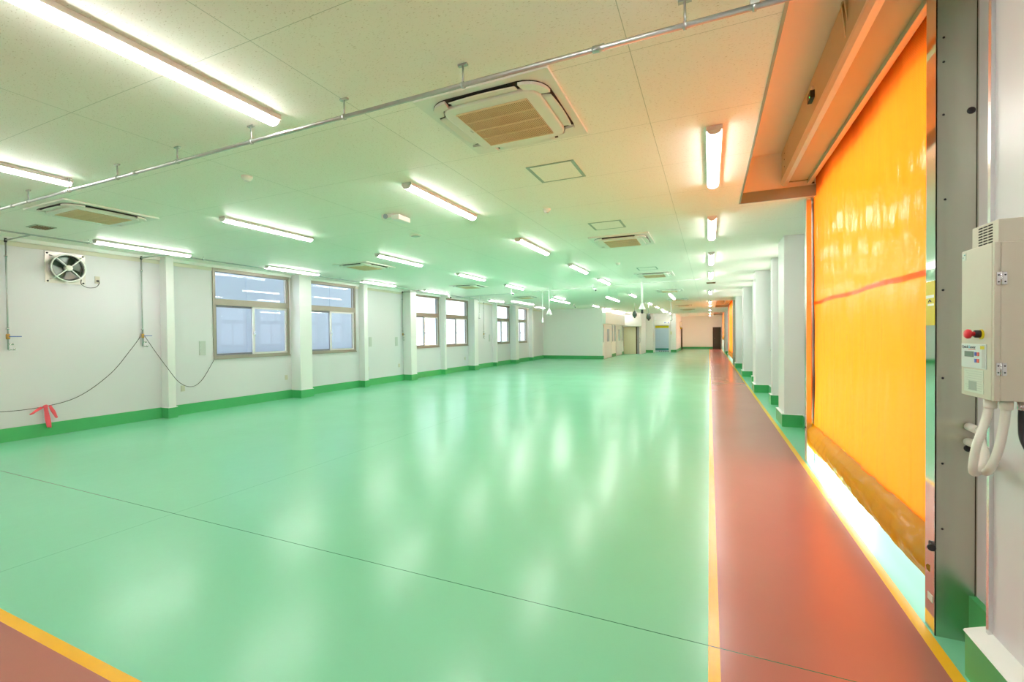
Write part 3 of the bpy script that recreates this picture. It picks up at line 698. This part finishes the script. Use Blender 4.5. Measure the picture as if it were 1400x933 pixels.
# ------------------------------------------------------------------ ceiling air conditioners
def cassette():
    z = CEIL
    t = thing('ceiling_air_conditioner', (0, 0, z), None, 'air conditioner', 'ceiling cassette air conditioners')
    MB().prism(rrect(0, 0, 0.95, 0.95, 0.01, 2), 'z', z-0.02, z).build('surround_plate', M_PLASTIC, t, bevel=0.003)
    MB().prism(rrect(0, 0, 0.845, 0.845, 0.17), 'z', z-0.026, z-0.018).build('shadow_gap', M_GAP, t)
    MB().prism(rrect(0, 0, 0.70, 0.70, 0.10), 'z', z-0.052, z-0.018).build('panel', M_PLASTIC, t, bevel=0.012)
    for k in range(4):
        a = k*math.pi/2; R = Matrix.Rotation(a, 4, 'Z')
        # corner cover
        c = MB(); pts = []
        for q in range(9):
            b = math.radians(0+90*q/8); pts.append((0.26+0.158*math.cos(b), 0.26+0.158*math.sin(b)))
        pts += [(0.27, 0.355), (0.33, 0.33), (0.355, 0.27)]
        c.prism(pts, 'z', z-0.045, z-0.02); c.v = [tuple(R @ Vector(v)) for v in c.v]; c.build('corner_cover', M_PLASTIC, t)
        # louver flap: tilted, bowed
        def lv(u, v):
            yy = -0.235+0.47*u; bow = 0.012*(1-(2*u-1)**2); xx = 0.350+(0.062+bow)*v; zz = z-0.036-0.010*v+0.004*math.sin(math.pi*v)
            return R @ Vector((xx, yy, zz))
        f = MB().grid(lv, 10, 4); fo = f.build('louver', M_PLASTIC, t, fix=False)
        so = fo.modifiers.new('solid', 'SOLIDIFY'); so.thickness = 0.005
    g = MB()
    for k in range(44):
        x = -0.258+0.516*k/43; g.box(x-0.003, x+0.003, -0.265, 0.265, z-0.058, z-0.052)
    for yy in (-0.265, -0.1325, 0, 0.1325, 0.265): g.box(-0.262, 0.262, yy-0.006, yy+0.006, z-0.0595, z-0.052)
    go = g.build('intake_grille', M_GRILLE, t)
    MB().box(-0.262, 0.262, -0.267, 0.267, z-0.0535, z-0.051).build('filter', M_GRILLEBACK, go)
    MB().box(-0.29, -0.28, -0.02, 0.02, z-0.054, z-0.051).build('maker_badge', M_GREYPANEL, t)
    return t
ac = None
ACR = [(-1.33, [2.97, 7.68, 12.5, 17.4, 22.2, 27.2, 32.0], 'in the row nearest the orange door'), (-7.02, [3.05, 7.85, 12.6, 17.4], 'in the row nearest the left wall')]
for x, yl, rn in ACR:
    for i, yy in enumerate(yl):
        lab = 'white square ceiling air conditioner %s, %s' % (rn, 'the nearest' if i == 0 else ('the farthest' if i == len(yl)-1 else ORD[i]+' nearest'))
        if ac is None: ac = cassette(); ac.location = (x, yy, CEIL); ac['label'] = lab
        else: dup(ac, (x, yy, CEIL), lab)

# hatches
def hatch(x, yy, lab):
    t = thing('ceiling_hatch', (x, yy, CEIL), lab, 'ceiling hatch', 'ceiling access hatches')
    f = MB(); w = 0.23
    f.box(x-w, x-w+.03, yy-w, yy+w, CEIL-.006, CEIL); f.box(x+w-.03, x+w, yy-w, yy+w, CEIL-.006, CEIL)
    f.box(x-w+.03, x+w-.03, yy-w, yy-w+.018, CEIL-.006, CEIL); f.box(x-w+.03, x+w-.03, yy+w-.018, yy+w, CEIL-.006, CEIL)
    f.build('hatch_frame', M_HATCH, t)
    MB().box(x-w+.031, x+w-.031, yy-w+.019, yy+w-.019, CEIL-.004, CEIL+.0).build('hatch_panel', M_CEIL, t)
hatch(-1.345, 4.17, 'square ceiling hatch with grey-green frame nearest the foreground air conditioner')
hatch(-1.345, 6.52, 'square ceiling hatch just in front of the second air conditioner')
hatch(-1.37, 11.3, 'square ceiling hatch just in front of the third air conditioner')

def vent(x0, x1, y0, y1, lab):
    t = thing('ceiling_vent', ((x0+x1)/2, (y0+y1)/2, CEIL), lab, 'vent')
    MB().box(x0, x1, y0, y1, CEIL-0.008, CEIL).build('vent_frame', mat('vent_tan', (.45, .47, .38, 1), .5, noise=.02), t)
    s = MB(); n = 7
    for k in range(n):
        yy = y0+0.03+(y1-y0-0.06)*k/(n-1); s.box(x0+.02, x1-.02, yy-.004, yy+.004, CEIL-.014, CEIL-.008)
    s.build('slats', M_GRILLEBACK, t)
vent(-8.66, -8.38, 3.0, 3.22, 'small tan ceiling vent grille beside the left air conditioner')
vent(-0.09, 0.19, 15.25, 15.65, 'pale ceiling vent in line with the walkway lights')

# smoke detectors, cameras, emergency lamp
def detector(x, yy, lab, r=0.05):
    t = thing('smoke_detector', (x, yy, CEIL), lab, 'smoke detector', 'round ceiling detectors')
    MB().lathe([(r, 0), (r, -0.015), (r*.8, -0.03), (r*.45, -0.045), (0, -0.047)], (x, yy, CEIL), 'z', 24).build('housing', M_PLASTIC, t)
    MB().lathe([(r*.46, -0.040), (r*.46, -0.046), (0, -0.05)], (x, yy, CEIL), 'z', 16).build('sensor_grille', M_GREYPANEL, t)
detector(-4.12, 2.99, 'small round ceiling detector between the two front rows of lights', 0.05)
detector(-1.86, 5.35, 'round white detector beyond the first ceiling hatch', 0.05)
detector(-1.86, 10.13, 'round white detector beyond the second air conditioner', 0.05)
t = thing('ceiling_speaker', (-4.2, 5.84, CEIL), 'flat round ceiling speaker beyond the emergency lamp', 'speaker')
MB().lathe([(0.10, 0), (0.10, -0.012), (0.085, -0.02)], (-4.2, 5.84, CEIL), 'z', 32).build('rim', M_PLASTIC, t)
MB().lathe([(0.085, -0.018), (0.04, -0.024), (0, -0.025)], (-4.2, 5.84, CEIL), 'z', 32).build('speaker_grille', M_HATCH, t)
t = thing('emergency_lamp', (-3.7, 4.74, CEIL), 'white ceiling security camera with a junction box between the light rows', 'camera')
MB().box(-3.88, -3.72, 4.66, 4.76, CEIL-0.05, CEIL).build('junction_box', M_PLASTIC, t, bevel=0.005)
MB().box(-3.72, -3.60, 4.66, 4.90, CEIL-0.085, CEIL-0.02).build('camera_body', M_WHITE, t, bevel=0.01)
MB().lathe([(0.028, 0), (0.03, 0.02)], (-3.80, 4.63, CEIL-.035), 'y', 16).build('lens', M_BLUEGREY, t)
t.name = 'security_camera'
# spot-like cameras on small stalks under the rail
def spotcam(x, yy, lab):
    t = thing('spot_camera', (x, yy, CEIL), lab, 'camera', 'small white cameras under the ceiling rail')
    MB().cyl((x, yy, CEIL), (x, yy, CEIL-0.13), 0.018, 10).build('stalk', M_WHITE, t)
    MB().tube([(x-.02, yy-.02, CEIL-.12), (x+.10, yy-.10, CEIL-.2)], 0.04, 14).build('camera_head', M_WHITE, t)
    MB().tube([(x+.10, yy-.10, CEIL-.2), (x+.106, yy-.106, CEIL-.204)], 0.028, 14).build('lens', M_DARK, t)
spotcam(-3.37, 14.1, 'small white camera under the rail, the one nearest the walkway')
spotcam(-6.21, 14.1, 'small white camera under the rail, the middle one')
spotcam(-8.67, 14.1, 'small white camera under the rail, the one nearest the windows')
spotcam(-6.4, 22.5, 'small white camera in front of the partition room')

# cross rail and hanging cord drops
rail = thing('ceiling_rail', (-4.6, 14.6, CEIL-0.03), 'thin white rail running across the ceiling ahead of the pendant lights', 'rail')
MB().tube([(-9.5, 15.9, CEIL-0.03), (-0.2, 14.0, CEIL-0.03)], 0.012, 8).build('rail_tube', M_WHITE, rail)
cl = MB()
for k in range(8):
    f = k/7; x = -9.4+9.0*f; yy = 15.88-1.86*f; cl.box(x-.015, x+.015, yy-.02, yy+.02, CEIL-.045, CEIL)
cl.build('rail_clip', M_WHITE, rail)
def drop(x, yy, zb, lab, r=0.016, bell=0.075, plug=False):
    t = thing('hanging_cord_drop', (x, yy, CEIL), lab, 'hanging cord', 'hanging white cord drops')
    MB().tube([(x, yy, CEIL), (x, yy, zb+0.16)], r, 10).build('white_pole', M_WHITE, t)
    MB().lathe([(r, 0.20), (bell*.55, 0.12), (bell, 0.02), (bell, 0.0)], (x, yy, zb), 'z', 20).build('bell', M_WHITE, t)
    MB().lathe([(0.035, 0.04), (0.035, -0.10 if plug else -0.02), (0.02, -0.12 if plug else -.03)], (x, yy, zb), 'z', 14).build('outlet_plug', M_DARK if plug else M_GREYPANEL, t)
drop(-1.87, 14.1, 2.27, 'thick white cord drop with bell, nearest the walkway', 0.028, 0.10, True)
drop(-4.85, 14.1, 2.2, 'white cord drop with bell in front of the partition room', 0.014, 0.09)
drop(-5.73, 15.9, 2.0, 'thin white cord drop left of the belled one at the partition room', 0.012, 0.04)
drop(-8.3, 15.7, 2.22, 'thin white cord drop in front of the left wall windows', 0.012, 0.04)
drop(-1.75, 24.0, 2.2, 'white cord drop in front of the pale blue sheet door', 0.035, 0.06)
def dark_pendant(x, yy, z, lab):
    t = thing('hanging_reel', (x, yy, CEIL), lab, 'cord reel', 'dark hanging cord reels')
    MB().cyl((x, yy, CEIL), (x, yy, z+.2), 0.012, 8).build('hanger', M_GREYPANEL, t)
    MB().lathe([(0.02, 0.22), (0.09, 0.15), (0.12, 0.0), (0.09, -0.1), (0.03, -0.12)], (x, yy, z), 'z', 18).build('reel_case', M_HATCH if False else mat('reel_grey', (.10, .13, .12, 1), .4, noise=.1), t)
    MB().lathe([(0.03, -0.10), (0.05, -0.16), (0, -0.17)], (x, yy, z), 'z', 12).build('reel_outlet', M_DARK, t)
dark_pendant(-3.56, 24.0, 2.52, 'dark cord reel hanging over the cream sliding door')
dark_pendant(-2.86, 24.0, 2.37, 'dark cord reel hanging left of the pale blue door')
t = thing('alarm_lamp', (-2.9, 33.0, CEIL), 'small warm round lamp on the far ceiling before the blue door', 'lamp')
MB().lathe([(0.11, 0.0), (0.11, -0.06), (0.07, -0.12), (0, -0.13)], (-2.9, 33.0, CEIL), 'z', 20).build('warm_dome', mat('warm_lamp', (1, .8, .5, 1), .4, emit=(1, .8, .5, 1), estr=3), t)

# ------------------------------------------------------------------ pipes
cp = thing('conduit_pipe', (-3, 2.29, 3.0), 'grey metal conduit crossing the whole foreground ceiling', 'pipe')
MB().tube([(-9.0, 2.29, 3.0), (1.1, 2.29, 3.0)], 0.0135, 12).build('pipe_run', M_GALV, cp)
for x in (-4.6, -0.51, -6.9): MB().tube([(x-.03, 2.29, 3.0), (x+.03, 2.29, 3.0)], 0.018, 12).build('pipe_coupling', M_GALV, cp)
for x in (-7.4, -6.53, -5.71, -4.87, -3.99, -3.1, -2.2, -1.30, -0.1, 0.19):
    h = MB(); h.cyl((x, 2.29, 3.0), (x, 2.29, CEIL), 0.006, 8); h.box(x-.03, x+.03, 2.28, 2.30, CEIL-.012, CEIL); h.tube([(x-.008, 2.29, 3.0), (x+.008, 2.29, 3.0)], 0.019, 12)
    if x == 0.19: h.box(x-.018, x+.018, 2.265, 2.315, 3.0, 3.10)
    h.build('pipe_hanger', M_GALV, cp)
wp = thing('air_pipe', (-8.93, 8, 3.06), 'thin air pipe running along the ceiling beside the left wall', 'pipe')
m_ = MB().tube([(-8.93, -1, 3.06), (-8.93, 26.8, 3.06)], 0.011, 10); m_.build('pipe_run', M_GALV, wp)
hh = MB()
for k in range(15):
    yy = 0.3+k*1.75; hh.cyl((-8.93, yy, 3.06), (-8.93, yy, CEIL), 0.005, 6); hh.box(-8.95, -8.91, yy-.012, yy+.012, 3.045, 3.075)
hh.build('pipe_hanger', M_CHROME, wp)
def air_drop(yy, lab, step=False):
    t = thing('air_line_drop', (-9.72, yy, 1.4), lab, 'air pipe', 'air line drops on the left wall')
    x = -9.735
    pts = [(-8.93, yy, 3.06), (x, yy, 3.06), (x, yy, 3.02), (x, yy, 1.42)]
    MB().tube([(-8.93, yy, 3.06), (x, yy, 3.06)], 0.011, 10).tube([(x, yy, 3.065), (x, yy, 1.40)], 0.011, 10).build('drop_pipe', M_GALV, t)
    MB().lathe([(0.018, .03), (0.018, -.03)], (x, yy, 3.06), 'z', 12).build('elbow', M_DARK, t)
    for z in (2.82, 1.72):
        MB().box(XL, x, yy-.01, yy+.01, z-.012, z+.012).tube([(x, yy, z-.015), (x, yy, z+.015)], 0.018, 10).build('pipe_clamp', M_CHROME, t)
    v = MB().lathe([(0.020, .04), (0.024, .02), (0.024, -.02), (0.020, -.04)], (x, yy, 1.60), 'z', 14).build('ball_valve', M_BRASS, t)
    MB().box(x+.02, x+.028, yy, yy+.14, 1.595, 1.607).build('valve_lever', M_BLUE, v)
    w = MB().tube([(x, yy, 1.48), (x, yy+.05, 1.48)], 0.010, 8).tube([(x, yy, 1.40), (x, yy+.07, 1.40)], 0.010, 8).tube([(x, yy+.07, 1.39), (x, yy+.07, 1.42)], 0.012, 8).tube([(x, yy+.05, 1.47), (x, yy+.05, 1.50)], 0.012, 8)
    w.build('outlet_branch', M_CHROME, t)
air_drop(3.15, 'air pipe drop with brass valve left of the exhaust fan')
air_drop(4.92, 'air pipe drop with brass valve right of the exhaust fan')
air_drop(12.73, 'thin air pipe drop between the second and third windows')
air_drop(18.84, 'thin air pipe drop between the fourth and fifth windows')

# sagging cable and pink ribbon
c = thing('sagging_cable', (-9.70, 4.0, 0.5), 'thin dark cable drooping low under the exhaust fan', 'cable')
MB().tube(bez([(-9.70, 1.3, 1.58), (-9.70, 1.9, 0.95), (-9.70, 2.5, 0.58), (-9.70, 3.05, 0.475), (-9.70, 3.55, 0.485), (-9.70, 3.97, 0.60), (-9.70, 4.40, 0.94), (-9.70, 4.70, 1.34), (-9.715, 4.87, 1.585)], 10), 0.005, 6).build('cable_strand', M_DARK, c)
c = thing('hanging_hose', (-9.55, 5.5, 0.6), 'thin dark cable looping in front of the pillar to the window corner', 'cable')
MB().tube(bez([(-9.71, 4.94, 1.59), (-9.62, 5.06, 1.30), (-9.53, 5.20, 1.00), (-9.53, 5.42, 0.68), (-9.60, 5.69, 0.565), (-9.70, 5.96, 0.68), (-9.75, 6.24, 1.07)], 10), 0.005, 6).build('cable_strand', M_DARK, c)
rb_ = thing('pink_ribbon', (-9.70, 3.55, 0.3), 'pink ribbon tied to the sagging cable above the green baseboard', 'ribbon')
def rib(y0, z0, y1, z1, w, wob):
    def fn(u, v):
        yy = y0+(y1-y0)*u+w*(v-.5); z = z0+(z1-z0)*u+0.01*math.sin(6*v+wob); return (-9.685+0.012*math.sin(7*u+wob+3*v), yy, z)
    return fn
r1 = MB().grid(rib(3.53, 0.50, 3.57, 0.14, 0.06, 0), 12, 3).build('long_tail', M_PINK, rb_, fix=False)
r2 = MB().grid(rib(3.58, 0.49, 3.66, 0.28, 0.045, 1.2), 12, 3).build('short_tail', M_PINK, rb_, fix=False)
r3 = MB().grid(rib(3.50, 0.48, 3.37, 0.38, 0.06, 2.2), 10, 3).build('bow_loop', M_PINK, rb_, fix=False)
for r in (r1, r2, r3):
    so = r.modifiers.new('solid', 'SOLIDIFY'); so.thickness = 0.003
MB().lathe([(0.012, .015), (0.02, 0), (0.012, -.015)], (-9.69, 3.54, 0.495), 'z', 10).build('knot', M_PINK, rb_)

# ------------------------------------------------------------------ exhaust fan
fx, fy, fz = XL, 3.85, 2.725
fan = thing('exhaust_fan', (fx, fy, fz-0.26), 'round metal exhaust fan with four-arm guard high on the left wall', 'fan')
fp = MB()
R = 0.205
# square plate with a round hole
n = 48; outer = []; inner = []
for k in range(n):
    a = 2*math.pi*k/n; cx, cz = math.cos(a), math.sin(a); s = 0.255/max(abs(cx), abs(cz)); outer.append((cx*s, cz*s)); inner.append((cx*R, cz*R))
vs = [(fx+.012, fy+a, fz+b) for a, b in outer]+[(fx+.012, fy+a, fz+b) for a, b in inner]+[(fx+.002, fy+a, fz+b) for a, b in outer]+[(fx+.002, fy+a, fz+b) for a, b in inner]
fs = []
for k in range(n):
    j = (k+1) % n
    fs += [(k, j, n+j, n+k), (2*n+k, 3*n+k, 3*n+j, 2*n+j), (k, 2*n+k, 2*n+j, j), (n+k, n+j, 3*n+j, 3*n+k)]
fp.add(vs, fs); fp.build('mount_plate', mat('fan_plate', (0.66, 0.64, 0.60, 1), 0.35, 0.6, noise=0.05), fan)
ring = MB()
vs = []; prof = [(R, .012), (R, .10), (R+.018, .115), (R+.022, .11), (R+.012, .10), (R+.012, .012)]
ring.lathe([(r_, h_) for r_, h_ in prof], (fx, fy, fz), 'x', 48); ring.f = ring.f[:-2]; ring.sm = ring.sm[:-2]
ring.build('bell_ring', M_CHROME, fan)
lipm = MB(); lipm.tube([(fx+.112, fy+(R+.012)*math.cos(2*math.pi*k/48), fz+(R+.012)*math.sin(2*math.pi*k/48)) for k in range(49)], 0.011, 8, cap=False); lipm.build('ring_lip', M_WHITE, fan)
MB().lathe([(R, .002), (R, .0045), (0.0, .0045)], (fx, fy, fz), 'x', 40).build('shutter_back', mat('fan_dark', (0.10, 0.15, 0.10, 1), 0.3, 0.4, noise=0.3, nscale=12), fan)
mo = MB().lathe([(0.0, .14), (0.04, .14), (0.046, .13), (0.046, .05), (0.0, .05)], (fx, fy, fz), 'x', 24).build('motor', M_PLASTIC, fan)
for k in range(4):
    a = math.pi/4+k*math.pi/2; ca, sa = math.cos(a), math.sin(a)
    MB().tube([(fx+.125, fy+ca*.03, fz+sa*.03), (fx+.13, fy+ca*.12, fz+sa*.12), (fx+.11, fy+ca*.225, fz+sa*.225), (fx+.012, fy+ca*.28, fz+sa*.28)], 0.009, 8).build('guard_arm', M_WHITE, fan)
for k in range(4):
    a0 = k*math.pi/2+0.3
    def bl(u, v):
        r_ = 0.05+0.14*u; a = a0+(v-.5)*(0.8+0.35*u); return (fx+.045+0.03*(v-.5), fy+math.cos(a)*r_, fz+math.sin(a)*r_)
    b_ = MB().grid(bl, 6, 8).build('fan_blade', mat('fan_blade_grey', (0.28, 0.30, 0.29, 1), 0.35, 0.5, noise=0.1), fan, fix=False); so = b_.modifiers.new('solid', 'SOLIDIFY'); so.thickness = 0.002
bo = MB()
for sy in (-1, 1):
    for sz in (-1, 1): bo.lathe([(0.014, .012), (0.014, .02), (0, .022)], (fx, fy+sy*.225, fz+sz*.225), 'x', 8)
bo.build('mount_bolt', M_DARK, fan)
ot = thing('fan_outlet', (XL, 4.27, 2.57), 'beige wall socket beside the exhaust fan', 'socket')
MB().box(XL, XL+.012, 4.235, 4.305, 2.52, 2.64).build('face_plate', M_BEIGE, ot, bevel=.002)
MB().box(XL+.012, XL+.035, 4.255, 4.285, 2.545, 2.575).build('plug', M_DARK, ot)
MB().tube(bez([(XL+.11, 4.01, 2.55), (XL+.06, 4.03, 2.48), (XL+.05, 4.12, 2.43), (XL+.05, 4.23, 2.45), (XL+.045, 4.28, 2.52), (XL+.04, 4.27, 2.56)], 10), 0.005, 6).build('power_cord', M_DARK, fan)

# wall plates and sockets
def plate(yy, z, w, h, lab, name, catg, m, grp):
    t = thing(name, (XL, yy, z), lab, catg, grp)
    MB().box(XL, XL+.012, yy-w/2, yy+w/2, z-h/2, z+h/2).build('face_plate', m, t, bevel=.002)
    s = MB()
    n_ = 4 if h > .2 else 2
    for k in range(n_):
        zz = z-h/2+h*(k+.5)/n_; s.box(XL+.012, XL+.016, yy-w*.3, yy+w*.3, zz-h/n_*.3, zz+h/n_*.3)
    s.build('switch_keys' if h > .2 else 'socket_face', m, t)
plate(6.02, 1.335, 0.13, 0.30, 'tall pale grey switch plate left of the nearest window', 'switch_plate', 'switch', M_GREYPANEL, 'tall grey switch plates')
plate(11.13, 1.37, 0.13, 0.30, 'tall pale grey switch plate just past the second window', 'switch_plate', 'switch', M_GREYPANEL, 'tall grey switch plates')
plate(12.42, 1.36, 0.13, 0.30, 'tall pale grey switch plate beside the third air pipe drop', 'switch_plate', 'switch', M_GREYPANEL, 'tall grey switch plates')
plate(19.5, 1.40, 0.13, 0.34, 'tall pale grey switch plate beside the farthest air pipe drop', 'switch_plate', 'switch', M_GREYPANEL, 'tall grey switch plates')
for yy, lab in ((5.62, 'low beige wall socket just right of the first pillar'), (8.05, 'low beige wall socket below the nearest window'), (11.01, 'low beige wall socket past the third pillar'), (12.55, 'low beige wall socket before the fourth pillar'), (17.1, 'low beige wall socket below the fourth window')):
    plate(yy, 0.53, 0.075, 0.12, lab, 'wall_socket', 'socket', M_BEIGE, 'low wall sockets')

# ------------------------------------------------------------------ far left rooms: doors, strips, signs
def pw(yy0, yy1, z0, z1, d=0.03): return MB().box(-5.95, -5.95+d, yy0, yy1, z0, z1)
t = thing('door_hood', (-5.8, 30.5, 2.4), 'white boxed bulkhead over the partition room doors', 'bulkhead')
MB().box(-5.95, -5.75, 27.25, 33.88, 2.16, 2.86).build('bulkhead_panel', M_WHITE, t)
MB().tube([(-5.76, 27.3, 2.93), (-5.76, 31, 2.93), (-5.3, 33.5, 2.93)], 0.015, 6).build('bulkhead_wire', M_DARK, t)
def leaf(y0, y1, lab):
    t = thing('partition_door', (-5.92, (y0+y1)/2, 0), lab, 'door', 'pale grey partition doors')
    l_ = pw(y0, y1, 0.01, 2.08).build('door_leaf', M_GREYDOOR, t)
    pw(y0+.35*(y1-y0), y0+.65*(y1-y0), 1.05, 1.85, .036).build('door_window', M_BLUEGREY, t)
    MB().cyl((-5.90, y1-.12, .95), (-5.90, y1-.12, 1.15), .012, 8).build('door_handle', M_CHROME, t)
leaf(27.5, 29.9, 'pale grey partition door nearest, with narrow blue-grey window')
leaf(31.35, 33.65, 'pale grey partition door farther, next to the cream sliding door')
for y0, y1, lab in ((27.22, 27.42, 'blue-grey tall strip window at the partition corner'), (29.92, 30.3, 'first blue-grey tall strip window between the partition doors'), (30.75, 31.2, 'second blue-grey tall strip window between the partition doors'), (33.67, 33.88, 'blue-grey tall strip window beside the cream sliding door')):
    t = thing('strip_window', (-5.92, (y0+y1)/2, 1), lab, 'window', 'tall strip windows of the partition')
    pw(y0, y1, 1.0, 2.14).build('strip_frame', M_GREYDOOR, t); pw(y0+.03, y1-.03, 1.04, 2.10, .035).build('strip_glass', M_BLUEGREY, t)
sd = thing('cream_sliding_door', (-5.4, 34.4, 0), 'wide cream sliding door at the back of the hall', 'door')
MB().box(-5.92, -5.03, 34.42, 34.48, 0.01, 2.02).build('door_leaf', M_CREAM, sd)
MB().box(-5.03, -4.93, 34.44, 34.49, 0.01, 2.05).build('dark_opening', M_BROWNDOOR, sd)
MB().box(-4.93, -4.80, 34.36, 34.48, 0.01, 2.05).build('door_edge', M_SHUTBACK, sd)
MB().tube([(-4.76, 34.42, .85), (-4.72, 34.36, .90), (-4.72, 34.36, 1.15), (-4.76, 34.42, 1.2)], .015, 8).build('door_handle', M_SHUTBACK, sd)
MB().box(-5.95, -4.55, 33.9, 34.48, 2.08, 2.70).build('rail_cover', M_WHITE, sd)
bd = thing('blue_sheet_door', (-3.5, 38.0, 0), 'pale blue roll-up sheet door with yellow top band', 'door')
MB().box(-4.02, -2.98, 38.02, 38.04, 0.05, 2.2).build('sheet', M_BLUESHEET, bd)
MB().box(-4.02, -2.98, 38.0, 38.02, 0.16, 0.33).build('teal_band', M_TEAL, bd)
MB().box(-4.02, -2.98, 37.98, 38.02, 1.96, 2.15).build('yellow_band', M_YELLOWSIGN, bd)
tk = MB()
for k in range(5): tk.box(-3.72+.16*k, -3.66+.16*k, 37.99, 38.02, 0.05, 0.12)
tk.build('foot_mark', M_DARK, bd)
MB().box(-3.9, -3.66, 38.005, 38.02, .93, .95).build('handle_slot', M_GREYPANEL, bd)
for x in (-4.16, -2.98): MB().box(x, x+.14, 37.92, 38.1, 0, 2.25).build('side_frame', M_GREYDOOR, bd)
hb = MB().box(-4.22, -2.84, 37.8, 38.12, 2.18, 2.62).build('roller_box', M_PLASTIC, bd)
MB().box(-3.38, -2.88, 37.79, 37.81, 2.28, 2.46).build('sign_plate', M_WHITE, hb)
sg = MB().box(-3.30, -3.24, 37.785, 37.79, 2.34, 2.41).box(-3.23, -3.15, 37.785, 37.79, 2.37, 2.41).box(-3.02, -2.96, 37.785, 37.79, 2.33, 2.40)
sg.build('sign_mark', M_BLUEINK, hb)
MB().box(-2.84, -2.80, 37.98, 38.0, 1.42, 1.68).build('yellow_tag', M_YELLOWSIGN, bd)
t = thing('wall_speaker', (-2.32, 44.0, 2.4), 'pale rounded box high on the wall beside the warm end wall', 'wall unit')
MB().prism(rrect(43.9, 2.30, 1.0, 0.5, 0.2), 'x', -2.45, -2.30).build('unit_case', M_PLASTIC, t)
MB().box(-2.45, -2.36, 43.9, 44.1, 1.9, 2.06).build('unit_bracket', M_YELLOWSIGN, t)
t = thing('corner_post', (-2.40, 44.9, 0), 'dark thin post at the edge of the end wall', 'post')
MB().box(-2.44, -2.33, 45.0, 45.25, 0, 1.95).build('post_bar', M_BROWNDOOR, t)
MB().box(-2.44, -2.32, 45.0, 45.25, 1.95, 2.05).build('post_cap', M_BRASS, t)
dd = thing('door_1', (0.63, YE-.03, 0), 'dark brown door in the end wall', kind='structure')
MB().box(0.33, 0.95, YE-.06, YE-.01, 0.0, 2.02).build('door_leaf', M_BROWNDOOR, dd)
MB().box(0.29, 0.33, YE-.07, YE, 0.0, 2.06).box(0.95, 0.99, YE-.07, YE, 0, 2.06).box(0.33, 0.95, YE-.07, YE, 2.02, 2.06).build('door_frame', M_BROWNDOOR, dd)
MB().cyl((0.42, YE-.10, 1.0), (0.50, YE-.10, 1.0), .012, 8).build('door_handle', M_CHROME, dd)
